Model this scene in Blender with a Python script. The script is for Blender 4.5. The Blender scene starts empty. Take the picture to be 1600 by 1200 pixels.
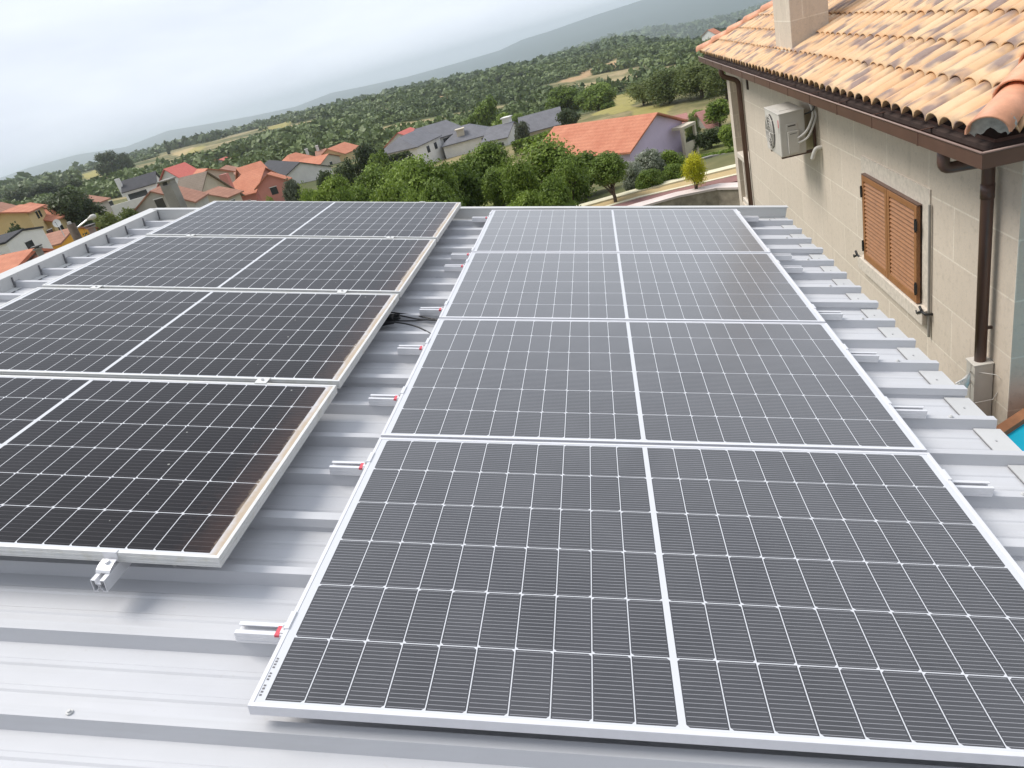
import bpy, bmesh, math, random
import numpy as np
from mathutils import Vector, Matrix
R = math.radians
random.seed(7)
S = bpy.context.scene
COL = S.collection
# ------------------------------------------------------------------ camera
CAM = np.array([0.9989, -0.9964, 1.1453]); EUL = (1.11463, 0.24828, 0.09647); FPX = 1097.5
cd = bpy.data.cameras.new("camera"); cam = bpy.data.objects.new("camera", cd); COL.objects.link(cam)
cam.location = CAM; cam.rotation_euler = EUL
cd.sensor_width = 36; cd.lens = 36 * FPX / 1600; cd.clip_start = 0.05; cd.clip_end = 30000
S.camera = cam
# ------------------------------------------------------------------ sky, sun, exposure
SUN_EL, SUN_AZ = R(56), R(-76)          # azimuth measured from +Y towards +X
w = bpy.data.worlds.new("World"); S.world = w; w.use_nodes = True
nt = w.node_tree; nt.nodes.clear()
o_ = nt.nodes.new("ShaderNodeOutputWorld"); bg = nt.nodes.new("ShaderNodeBackground")
sky = nt.nodes.new("ShaderNodeTexSky"); sky.sky_type = 'NISHITA'; sky.sun_disc = False
sky.sun_elevation = SUN_EL; sky.sun_rotation = SUN_AZ; sky.dust_density = 2.0
tc = nt.nodes.new("ShaderNodeTexCoord"); mp = nt.nodes.new("ShaderNodeMapping")
mp.inputs['Scale'].default_value = (1.2, 2.0, 7.0); mp.inputs['Rotation'].default_value = (0.1, 0.25, 0.5)
ns = nt.nodes.new("ShaderNodeTexNoise"); ns.inputs['Scale'].default_value = 1.6; ns.inputs['Detail'].default_value = 4
ns.inputs['Roughness'].default_value = 0.5
cr = nt.nodes.new("ShaderNodeValToRGB")
cr.color_ramp.elements[0].position = 0.33; cr.color_ramp.elements[0].color = (5.9, 6.4, 7.4, 1)
cr.color_ramp.elements[1].position = 0.66; cr.color_ramp.elements[1].color = (7.5, 8.0, 8.75, 1)
mx = nt.nodes.new("ShaderNodeMix"); mx.data_type = 'RGBA'; mx.inputs['Factor'].default_value = 0.96
nt.links.new(tc.outputs['Generated'], mp.inputs['Vector']); nt.links.new(mp.outputs[0], ns.inputs['Vector'])
nt.links.new(ns.outputs[0], cr.inputs[0]); nt.links.new(sky.outputs[0], mx.inputs['A']); nt.links.new(cr.outputs[0], mx.inputs['B'])
sx = nt.nodes.new("ShaderNodeSeparateXYZ"); nt.links.new(tc.outputs['Generated'], sx.inputs[0])
def wm_(op, a, b=None, c=None):
    n_ = nt.nodes.new("ShaderNodeMath"); n_.operation = op
    for i_, v_ in enumerate((a, b, c)):
        if v_ is None: continue
        if isinstance(v_, (int, float)): n_.inputs[i_].default_value = v_
        else: nt.links.new(v_, n_.inputs[i_])
    return n_.outputs[0]
# thick cloud: brighter overhead than low down, and brighter on the sun's side
up_f = wm_('POWER', wm_('MAXIMUM', sx.outputs[2], 0.0), 1.3)
lum = wm_('ADD', wm_('MULTIPLY_ADD', up_f, 0.30, 0.83), wm_('MULTIPLY', sx.outputs[1], 0.28))
lum = wm_('ADD', lum, wm_('MULTIPLY', wm_('POWER', wm_('SUBTRACT', 1.0, wm_('MAXIMUM', sx.outputs[2], 0.0)), 9.0), 0.16))
vs_ = nt.nodes.new("ShaderNodeVectorMath"); vs_.operation = 'SCALE'
nt.links.new(mx.outputs['Result'], vs_.inputs[0]); nt.links.new(lum, vs_.inputs['Scale']); nt.links.new(vs_.outputs[0], bg.inputs[0]); bg.inputs[1].default_value = 0.1
nt.links.new(bg.outputs[0], o_.inputs[0])
sd = bpy.data.lights.new("sun", 'SUN'); sun = bpy.data.objects.new("sun", sd); COL.objects.link(sun)
sd.energy = 3.0; sd.angle = R(26); sd.color = (1, 0.95, 0.88)
sdir = Vector((math.sin(SUN_AZ) * math.cos(SUN_EL), math.cos(SUN_AZ) * math.cos(SUN_EL), math.sin(SUN_EL)))
sun.rotation_euler = sdir.to_track_quat('Z', 'Y').to_euler()
S.view_settings.view_transform = 'Standard'; S.view_settings.look = 'None'
S.view_settings.exposure = 0.2; S.view_settings.gamma = 1.0
S.cycles.volume_bounces = 4

# ------------------------------------------------------------------ survey helpers (turn a sighting + a distance or plane into a world point)
def rotm(e):
    a, b, c = e
    Rx = np.array([[1,0,0],[0,math.cos(a),-math.sin(a)],[0,math.sin(a),math.cos(a)]])
    Ry = np.array([[math.cos(b),0,math.sin(b)],[0,1,0],[-math.sin(b),0,math.cos(b)]])
    Rz = np.array([[math.cos(c),-math.sin(c),0],[math.sin(c),math.cos(c),0],[0,0,1]])
    return Rz @ Ry @ Rx
RM = rotm(EUL)
def ray(x, y):
    d = RM @ np.array([(x-800)/FPX, -(y-600)/FPX, -1.0]); return d/np.linalg.norm(d)
def on_plane(x, y, n, P0):
    d = ray(x, y); n = np.array(n, float); t = (np.array(P0)-CAM) @ n / (d @ n); return CAM + t*d
def on_x(x, y, v): return on_plane(x, y, (1,0,0), (v,0,0))
def on_y(x, y, v): return on_plane(x, y, (0,1,0), (0,v,0))
def on_z(x, y, v): return on_plane(x, y, (0,0,1), (0,0,v))
def at_r(x, y, r):
    d = ray(x, y); return CAM + d * (r/math.hypot(d[0], d[1]))
def to_px(P):
    q = (np.asarray(P, float)-CAM) @ RM
    return 800+FPX*q[..., 0]/-q[..., 2], 600-FPX*q[..., 1]/-q[..., 2], -q[..., 2]

# ------------------------------------------------------------------ object helpers
def tag(o, label=None, cat=None, group=None, kind=None):
    if label: o["label"] = label
    if cat: o["category"] = cat
    if group: o["group"] = group
    if kind: o["kind"] = kind
    return o
def empty(name, loc=(0,0,0), label=None, cat=None, group=None, rz=0):
    o = bpy.data.objects.new(name, None); COL.objects.link(o); o.location = loc; o.rotation_euler = (0,0,rz)
    o.empty_display_size = 0.2
    return tag(o, label, cat, group)
def link(name, me, mat=None, parent=None, smooth=False):
    if mat:
        for m in (mat if isinstance(mat, (list, tuple)) else [mat]): me.materials.append(m)
    if smooth: me.polygons.foreach_set('use_smooth', [True]*len(me.polygons))
    o = bpy.data.objects.new(name, me); COL.objects.link(o)
    if parent: o.parent = parent
    return o
def copy_tree(o, parent=None):
    c = o.copy(); COL.objects.link(c); c.parent = parent
    if parent: c.matrix_parent_inverse = o.matrix_parent_inverse.copy()
    for ch in o.children: copy_tree(ch, c)
    return c
class MB:
    """collects shapes into one mesh; o = offset subtracted from world points"""
    def __init__(s, o=(0,0,0)): s.bm = bmesh.new(); s.o = Vector(o); s.mi = 0; s.uvs = None
    def face(s, pts, mi=0, uv=None):
        vs = [s.bm.verts.new(Vector(p)-s.o) for p in pts]
        f = s.bm.faces.new(vs); f.material_index = mi
        if uv:
            l = s.bm.loops.layers.uv.verify()
            for lp, c in zip(f.loops, uv): lp[l].uv = c
        return f
    def hexa(s, P, mi=0):   # 8 points: 4 bottom, 4 top
        vs = [s.bm.verts.new(Vector(p)-s.o) for p in P]
        for q in ((0,3,2,1),(4,5,6,7),(0,1,5,4),(1,2,6,5),(2,3,7,6),(3,0,4,7)):
            s.bm.faces.new([vs[i] for i in q]).material_index = mi
    def box(s, a, b, M=None, mi=0):
        (x0,y0,z0),(x1,y1,z1) = a, b
        P = [Vector(p) for p in ((x0,y0,z0),(x1,y0,z0),(x1,y1,z0),(x0,y1,z0),(x0,y0,z1),(x1,y0,z1),(x1,y1,z1),(x0,y1,z1))]
        if M is not None: P = [M @ p for p in P]
        s.hexa(P, mi)
    def prism(s, poly, d, mi=0):  # polygon extruded by vector d
        d = Vector(d); a = [s.bm.verts.new(Vector(p)-s.o) for p in poly]; b = [s.bm.verts.new(Vector(p)+d-s.o) for p in poly]
        n = len(poly); s.bm.faces.new(a).material_index = mi; s.bm.faces.new(b[::-1]).material_index = mi
        for i in range(n): s.bm.faces.new((a[i], b[i], b[(i+1)%n], a[(i+1)%n])).material_index = mi
    def tube(s, pts, r, n=8, cap=True, mi=0):
        pts = [Vector(p)-s.o for p in pts]; rs = r if isinstance(r, (list, tuple)) else [r]*len(pts)
        rings = []; up = None
        for i, p in enumerate(pts):
            t = (pts[min(i+1, len(pts)-1)] - pts[max(i-1, 0)]).normalized()
            if up is None: up = t.orthogonal().normalized()
            up = (up - t*up.dot(t)).normalized(); v = t.cross(up)
            rings.append([s.bm.verts.new(p + (up*math.cos(k*2*math.pi/n) + v*math.sin(k*2*math.pi/n))*rs[i]) for k in range(n)])
        for a, b in zip(rings, rings[1:]):
            for k in range(n): s.bm.faces.new((a[k], a[(k+1)%n], b[(k+1)%n], b[k])).material_index = mi
        if cap:
            s.bm.faces.new(rings[0][::-1]).material_index = mi; s.bm.faces.new(rings[-1]).material_index = mi
    def build(s, name, mat=None, parent=None, smooth=False, bevel=0):
        bmesh.ops.recalc_face_normals(s.bm, faces=s.bm.faces)
        me = bpy.data.meshes.new(name); s.bm.to_mesh(me); s.bm.free()
        o = link(name, me, mat, parent, smooth)
        if bevel:
            m = o.modifiers.new('bevel', 'BEVEL'); m.width = bevel; m.segments = 2; m.limit_method = 'ANGLE'
        return o
def np_mesh(name, V, F, col=None, uv=None):
    V = np.asarray(V, np.float32); F = np.asarray(F, np.int32); k = F.shape[1]
    me = bpy.data.meshes.new(name)
    me.vertices.add(len(V)); me.vertices.foreach_set('co', V.ravel())
    me.loops.add(F.size); me.loops.foreach_set('vertex_index', F.ravel())
    me.polygons.add(len(F)); me.polygons.foreach_set('loop_start', np.arange(0, F.size, k, dtype=np.int32))
    me.polygons.foreach_set('loop_total', np.full(len(F), k, np.int32))
    if col is not None:
        a = me.attributes.new('tint', 'FLOAT', 'FACE'); a.data.foreach_set('value', np.asarray(col, np.float32))
    if uv is not None:
        l = me.uv_layers.new(name='UVMap'); l.data.foreach_set('uv', np.asarray(uv, np.float32).ravel())
    me.update(calc_edges=True); me.validate()
    return me

# ------------------------------------------------------------------ material helpers
class NT:
    def __init__(s, name):
        s.m = bpy.data.materials.new(name); s.m.use_nodes = True; s.t = s.m.node_tree
        s.b = s.t.nodes['Principled BSDF']; s.out = s.t.nodes['Material Output']
    def n(s, typ, **k):
        nd = s.t.nodes.new('ShaderNode'+typ)
        for a, v in k.items(): setattr(nd, a, v)
        return nd
    def l(s, a, b): s.t.links.new(a, b)
    def math(s, op, a, b=None, c=None, clamp=False):
        nd = s.n('Math', operation=op, use_clamp=clamp)
        for i, v in enumerate((a, b, c)):
            if v is None: continue
            if isinstance(v, (int, float)): nd.inputs[i].default_value = v
            else: s.l(v, nd.inputs[i])
        return nd.outputs[0]
    def mix(s, f, a, b):
        nd = s.n('Mix', data_type='RGBA')
        for k, v in (('Factor', f), ('A', a), ('B', b)):
            if isinstance(v, (int, float)): nd.inputs[k].default_value = v
            elif isinstance(v, tuple): nd.inputs[k].default_value = (*v, 1) if len(v) == 3 else v
            else: s.l(v, nd.inputs[k])
        return nd.outputs['Result']
    def coord(s, which='Object', scale=None, rot=None, loc=None):
        t = s.n('TexCoord'); o = t.outputs[which]
        if scale or rot or loc:
            m = s.n('Mapping'); s.l(o, m.inputs[0])
            if scale: m.inputs['Scale'].default_value = scale
            if rot: m.inputs['Rotation'].default_value = rot
            if loc: m.inputs['Location'].default_value = loc
            o = m.outputs[0]
        return o
    def noise(s, vec, scale, detail=3, rough=0.55, dist=0):
        nd = s.n('TexNoise'); nd.inputs['Scale'].default_value = scale; nd.inputs['Detail'].default_value = detail
        nd.inputs['Roughness'].default_value = rough; nd.inputs['Distortion'].default_value = dist
        s.l(vec, nd.inputs['Vector']); return nd.outputs[0]
    def ramp(s, f, stops):
        nd = s.n('ValToRGB'); e = nd.color_ramp.elements
        while len(e) < len(stops): e.new(0.5)
        for el, (p, c) in zip(e, stops):
            el.position = p; el.color = (c, c, c, 1) if isinstance(c, (int, float)) else (*c, 1)
        s.l(f, nd.inputs[0]); return nd.outputs[0]
    def bump(s, h, strength=0.3, dist=0.01):
        nd = s.n('Bump'); nd.inputs['Strength'].default_value = strength; nd.inputs['Distance'].default_value = dist
        s.l(h, nd.inputs['Height']); s.l(nd.outputs[0], s.b.inputs['Normal'])
    def set(s, **k):
        for a, v in k.items():
            i = s.b.inputs[{'col':'Base Color','rough':'Roughness','metal':'Metallic','spec':'Specular IOR Level','coat':'Coat Weight','coatr':'Coat Roughness'}[a]]
            if isinstance(v, (int, float)): i.default_value = v
            elif isinstance(v, tuple): i.default_value = (*v, 1)
            else: s.l(v, i)
        return s
def simple(name, c, rough=0.6, metal=0, var=0.12, scale=6, spec=0.5, bump=0):
    t = NT(name); v = t.coord('Object'); f = t.noise(v, scale, 4, 0.6)
    a = tuple(x*(1-var) for x in c); b = tuple(min(1, x*(1+var)) for x in c)
    t.set(col=t.ramp(f, [(0.3, a), (0.7, b)]), rough=rough, metal=metal, spec=spec)
    if bump: t.bump(t.noise(v, scale*6, 3), bump, 0.02)
    return t.m

def mat_sheet():
    t = NT('roof_sheet_paint'); v = t.coord('Object')
    f = t.noise(t.coord('Object', scale=(0.6, 3, 1)), 2.2, 5, 0.6)
    g = t.noise(v, 55, 2)
    spots = t.ramp(g, [(0.70, 0.0), (0.74, 1.0)])
    c = t.ramp(f, [(0.25, (0.52, 0.525, 0.55)), (0.75, (0.58, 0.585, 0.605))])
    c = t.mix(t.math('MULTIPLY', spots, 0.16), c, (0.45, 0.43, 0.40))
    st = t.noise(t.coord('Object', scale=(0.25, 9, 1)), 3.0, 5, 0.7)
    c = t.mix(t.ramp(st, [(0.5, 0.0), (0.78, 0.28)]), c, (0.36, 0.355, 0.34))
    sm_ = t.noise(v, 1.1, 6, 0.7, 0.5); c = t.mix(t.ramp(sm_, [(0.5, 0.0), (0.75, 0.18)]), c, (0.40, 0.395, 0.38))
    t.set(col=c, rough=t.ramp(sm_, [(0.3, 0.48), (0.7, 0.62)]), spec=0.3)
    return t.m
def mat_alu(name, c=(0.78, 0.78, 0.80), rough=0.35, metal=0.35, dirt=False):
    t = NT(name); f = t.noise(t.coord('Object', scale=(3, 3, 3)), 5, 5, 0.65)
    a = tuple(x*0.93 for x in c)
    col = t.ramp(f, [(0.35, a), (0.65, c)])
    if dirt:
        g = t.noise(t.coord('Object'), 14, 5, 0.7)
        col = t.mix(t.ramp(g, [(0.52, 0.0), (0.72, 0.55)]), col, (0.55, 0.52, 0.42))
    t.set(col=col, rough=rough, metal=metal); return t.m
def mat_cells(name, W, H, ncol, pu, pv, gap, bars, base, bar, line, spec, rough, dirt):
    """photovoltaic glass: UV in metres"""
    t = NT(name); sep = t.n('SeparateXYZ'); t.l(t.coord('UV'), sep.inputs[0]); u, v = sep.outputs[0], sep.outputs[1]
    h = W/2
    du = t.math('SUBTRACT', t.math('ABSOLUTE', t.math('SUBTRACT', u, h)), gap/2)   # distance from the centre strip
    cu = t.math('DIVIDE', du, pu); fu = t.math('FRACT', t.math('ADD', cu, 40.0))
    nc = ncol//2; rows = 6; mv = (H-rows*pv)/2
    cv = t.math('DIVIDE', t.math('SUBTRACT', v, mv), pv); fv = t.math('FRACT', t.math('ADD', cv, 40.0))
    inu = t.math('MULTIPLY', t.math('GREATER_THAN', du, 0.0), t.math('LESS_THAN', cu, float(nc)))
    inv = t.math('MULTIPLY', t.math('GREATER_THAN', cv, 0.0), t.math('LESS_THAN', cv, float(rows)))
    inside = t.math('MULTIPLY', inu, inv)
    lw = line
    mu_ = t.math('SUBTRACT', 0.5*pu - lw, t.math('MULTIPLY', t.math('ABSOLUTE', t.math('SUBTRACT', fu, 0.5)), pu))  # >0 inside
    mv_ = t.math('SUBTRACT', 0.5*pv - lw, t.math('MULTIPLY', t.math('ABSOLUTE', t.math('SUBTRACT', fv, 0.5)), pv))
    cell = t.math('MULTIPLY', t.math('GREATER_THAN', mu_, 0.0), t.math('GREATER_THAN', mv_, 0.0))
    # clipped corners on one side, alternating from row to row
    par = t.math('MODULO', t.math('FLOOR', t.math('ADD', cv, 40.0)), 2.0)      # 0 for the lowest row
    side = t.math('SUBTRACT', t.math('MULTIPLY', par, 2.0), 1.0)              # -1 lowest row: corner towards the centre strip
    su = t.math('MULTIPLY', t.math('SUBTRACT', fu, 0.5), side)
    onside = t.math('GREATER_THAN', su, 0.0)
    cut = t.math('LESS_THAN', t.math('ADD', mu_, mv_), 0.0068)
    cell = t.math('MULTIPLY', cell, t.math('SUBTRACT', 1.0, t.math('MULTIPLY', cut, onside)))
    cell = t.math('MULTIPLY', cell, inside)
    fb = t.math('FRACT', t.math('MULTIPLY', fv, float(bars)))
    bw = 0.0011/(pv/bars)
    isbar = t.math('LESS_THAN', t.math('ABSOLUTE', t.math('SUBTRACT', fb, 0.5)), bw/2*1.25)
    isbar = t.math('MULTIPLY', isbar, t.math('GREATER_THAN', mu_, 0.003))
    # slight cell-to-cell shade difference
    cid = t.n('CombineXYZ'); t.l(t.math('FLOOR', t.math('DIVIDE', t.math('SUBTRACT', u, h), pu)), cid.inputs[0]); t.l(t.math('FLOOR', cv), cid.inputs[1])
    oi = t.n('ObjectInfo'); t.l(oi.outputs['Random'], cid.inputs[2])
    wn = t.n('TexWhiteNoise'); t.l(cid.outputs[0], wn.inputs['Vector'])
    k = t.math('ADD', 0.82, t.math('MULTIPLY', wn.outputs['Value'], 0.36))
    bc = t.n('VectorMath', operation='SCALE'); bc.inputs[0].default_value = base; t.l(k, bc.inputs['Scale'])
    c = t.mix(isbar, bc.outputs[0], bar)
    c = t.mix(cell, (0.62, 0.63, 0.66), c)
    vec = t.coord('UV')
    rgh = rough
    if dirt:
        n1 = t.noise(vec, 22, 6, 0.7); n2 = t.noise(vec, 5, 3)
        edge = t.math('SUBTRACT', u, W-0.043)
        e = t.math('ADD', t.math('MULTIPLY', edge, 38.0), t.math('MULTIPLY', t.math('SUBTRACT', n1, 0.5), 1.5), None)
        e = t.math('ADD', e, t.math('MULTIPLY', t.math('SUBTRACT', n2, 0.5), 1.6), None, True)
        c = t.mix(t.math('MULTIPLY', e, 0.9), c, (0.47, 0.38, 0.27))
        e2 = t.math('MULTIPLY', t.math('ADD', t.math('MULTIPLY', t.math('SUBTRACT', u, W-0.16), 6.0), t.math('MULTIPLY', t.math('SUBTRACT', n1, 0.5), 1.2), None, True), 0.11)
        c = t.mix(e2, c, (0.33, 0.16, 0.11))
        sp = t.n('TexVoronoi'); sp.inputs['Scale'].default_value = 14; t.l(vec, sp.inputs['Vector'])
        dots = t.math('MULTIPLY', t.math('LESS_THAN', sp.outputs['Distance'], 0.055), t.math('GREATER_THAN', n2, 0.57))
        c = t.mix(t.math('MULTIPLY', dots, 0.6), c, (0.5, 0.5, 0.46))
        film = t.math('MULTIPLY', t.noise(vec, 2.3, 5, 0.6), 0.010)
        c = t.mix(film, c, (0.5, 0.46, 0.4))
        rgh = t.math('ADD', rough, t.math('MULTIPLY', e, 0.5))
    else:
        film = t.math('MULTIPLY', t.ramp(t.noise(vec, 2.6, 7, 0.72, 0.8), [(0.35, 0.2), (0.75, 1.0)]), 0.055)
        c = t.mix(film, c, (0.55, 0.55, 0.55))
    t.set(col=c, rough=rgh, spec=spec, coat=0.0 if dirt else 0.6, coatr=0.3)
    t.b.inputs['Sheen Weight'].default_value = 0.10 if dirt else 0.8; t.b.inputs['Sheen Roughness'].default_value = 0.35
    return t.m
def mat_granite():
    t = NT('granite_cladding'); v = t.coord('Object')
    br = t.n('TexBrick'); br.offset = 0.5; br.inputs['Scale'].default_value = 1.0
    br.inputs['Brick Width'].default_value = 0.92; br.inputs['Row Height'].default_value = 0.44
    br.inputs['Mortar Size'].default_value = 0.008; br.inputs['Mortar Smooth'].default_value = 0.3
    br.inputs['Color1'].default_value = (0.66, 0.58, 0.50, 1); br.inputs['Color2'].default_value = (0.59, 0.52, 0.445, 1)
    br.inputs['Mortar'].default_value = (0.80, 0.74, 0.65, 1)
    sp = t.n('SeparateXYZ'); t.l(v, sp.inputs[0]); cb = t.n('CombineXYZ')
    t.l(t.math('ADD', sp.outputs[0], sp.outputs[1]), cb.inputs[0]); t.l(sp.outputs[2], cb.inputs[1]); t.l(cb.outputs[0], br.inputs['Vector'])
    sp1 = t.noise(v, 60, 4, 0.8); sp2 = t.noise(v, 3.2, 5, 0.65); sp3 = t.noise(v, 18, 5, 0.7)
    st = t.noise(t.coord('Object', scale=(4, 4, 0.5)), 2.0, 5, 0.7)
    c = t.mix(t.ramp(sp1, [(0.40, 0.0), (0.60, 0.6)]), br.outputs['Color'], (0.70, 0.60, 0.47))
    c = t.mix(t.ramp(sp3, [(0.52, 0.0), (0.70, 0.38)]), c, (0.38, 0.33, 0.265))
    c = t.mix(t.ramp(sp2, [(0.35, 0.0), (0.75, 0.22)]), c, (0.50, 0.43, 0.35))
    c = t.mix(t.ramp(st, [(0.56, 0.0), (0.78, 0.35)]), c, (0.36, 0.31, 0.25))
    t.set(col=c, rough=0.85, spec=0.2)
    t.bump(t.math('ADD', sp1, t.math('MULTIPLY', br.outputs['Fac'], -0.8)), 0.25, 0.006)
    return t.m
def mat_tiles():
    t = NT('clay_roof_tile'); sep = t.n('SeparateXYZ'); uv = t.coord('UV'); t.l(uv, sep.inputs[0])
    iu = t.math('FLOOR', sep.outputs[0]); iv = t.math('FLOOR', sep.outputs[1])
    cb = t.n('CombineXYZ'); t.l(iu, cb.inputs[0]); t.l(iv, cb.inputs[1])
    wn = t.n('TexWhiteNoise'); t.l(cb.outputs[0], wn.inputs['Vector'])
    fv = t.math('FRACT', sep.outputs[1]); fu = t.math('FRACT', sep.outputs[0])
    pv = t.n('CombineXYZ'); t.l(t.math('ADD', fu, t.math('MULTIPLY', iu, 3.7)), pv.inputs[0]); t.l(t.math('ADD', t.math('MULTIPLY', fv, 1.3), t.math('MULTIPLY', iv, 5.3)), pv.inputs[1])
    n1 = t.noise(pv.outputs[0], 1.25, 2, 0.45)
    c = t.ramp(wn.outputs['Value'], [(0.0, (0.66, 0.43, 0.24)), (0.35, (0.70, 0.50, 0.30)), (0.7, (0.62, 0.40, 0.22)), (1.0, (0.66, 0.38, 0.19))])
    n2 = t.noise(pv.outputs[0], 0.9, 2, 0.5, 0.2); c = t.mix(t.ramp(n2, [(0.45, 0.0), (0.65, 0.55)]), c, (0.70, 0.37, 0.18))
    c = t.mix(t.ramp(n1, [(0.495, 0.0), (0.63, 0.85)]), c, (0.19, 0.14, 0.145))
    c = t.mix(t.ramp(t.noise(t.coord('Object'), 40, 4), [(0.4, 0.0), (0.8, 0.25)]), c, (0.45, 0.35, 0.25))
    t.set(col=c, rough=0.6, spec=0.35); return t.m
def mat_rooftile(name, c1, c2, period=0.45):
    t = NT(name); v = t.coord('Object'); n = t.noise(v, 0.8, 5, 0.7)
    wv = t.n('TexWave'); wv.wave_type = 'BANDS'; wv.bands_direction = 'Z'; wv.inputs['Scale'].default_value = 1.6/period*0.5; wv.inputs['Distortion'].default_value = 0.6
    t.l(v, wv.inputs['Vector'])
    c = t.ramp(n, [(0.3, c1), (0.7, c2)])
    c = t.mix(t.math('MULTIPLY', wv.outputs['Fac'], 0.22), c, tuple(x*0.6 for x in c1))
    c = t.mix(t.ramp(t.noise(v, 7, 3), [(0.5, 0.0), (0.75, 0.35)]), c, tuple(x*0.55 for x in c1))
    t.set(col=c, rough=0.8, spec=0.2); return t.m
def mat_leaf(name, c1, c2, trans=0.3, hue=None):
    t = NT(name); at = t.n('Attribute', attribute_name='tint')
    oi = t.n('ObjectInfo')
    f = t.math('ADD', t.math('MULTIPLY', at.outputs['Fac'], 0.72), t.math('MULTIPLY', oi.outputs['Random'], 0.30))
    c = t.mix(f, c1, c2)
    t.set(col=c, rough=0.55, spec=0.3)
    tr = t.n('BsdfTranslucent'); t.l(c, tr.inputs[0]); ms = t.n('MixShader'); ms.inputs[0].default_value = trans
    t.l(t.b.outputs[0], ms.inputs[1]); t.l(tr.outputs[0], ms.inputs[2]); t.l(ms.outputs[0], t.out.inputs[0])
    return t.m
def mat_ground():
    t = NT('hillside_scrub'); v = t.coord('Object')
    a = t.noise(v, 0.018, 6, 0.65, 0.3); b = t.noise(v, 0.09, 5, 0.7); c_ = t.noise(v, 0.8, 4, 0.7)
    c = t.ramp(a, [(0.34, (0.055, 0.075, 0.03)), (0.46, (0.11, 0.115, 0.05)), (0.54, (0.24, 0.205, 0.10)), (0.64, (0.40, 0.31, 0.18))])
    c = t.mix(t.ramp(b, [(0.48, 0.0), (0.66, 0.7)]), c, (0.065, 0.088, 0.032))
    c = t.mix(t.ramp(c_, [(0.45, 0.0), (0.7, 0.4)]), c, (0.07, 0.085, 0.035))
    at = t.n('Attribute', attribute_name='soil'); sp = t.n('SeparateXYZ'); t.l(at.outputs['Color'], sp.inputs[0])
    d_ = t.ramp(c_, [(0.35, 1.0), (0.75, 0.55)])
    bands = t.noise(t.coord('Object', scale=(0.006, 0.05, 0.02), rot=(0, 0, 0.35)), 1.0, 4, 0.6)
    c = t.mix(t.ramp(bands, [(0.52, 0.0), (0.60, 0.7)]), c, (0.40, 0.32, 0.18))
    c = t.mix(t.math('MULTIPLY', at.outputs['Alpha'], 0.92), c, (0.042, 0.066, 0.024))
    for i, cc in enumerate(((0.47, 0.36, 0.19), (0.46, 0.30, 0.17), (0.33, 0.29, 0.10))): c = t.mix(t.math('MULTIPLY', sp.outputs[i], d_), c, cc)
    ln = t.n('VectorMath', operation='LENGTH'); t.l(v, ln.inputs[0])
    far = t.math('MULTIPLY_ADD', ln.outputs['Value'], 1/700, -1500/700, True)
    c = t.mix(far, c, (0.035, 0.055, 0.045))
    t.set(col=c, rough=0.95, spec=0.1); return t.m
def mat_field(name, c1, c2):
    t = NT(name); v = t.coord('Object'); a = t.noise(v, 0.15, 6, 0.7); b = t.noise(v, 1.4, 4, 0.7)
    c = t.ramp(a, [(0.3, c1), (0.7, c2)]); c = t.mix(t.ramp(b, [(0.5, 0.0), (0.8, 0.4)]), c, tuple(x*0.5 for x in c1))
    t.set(col=c, rough=0.95, spec=0.1); return t.m
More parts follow.
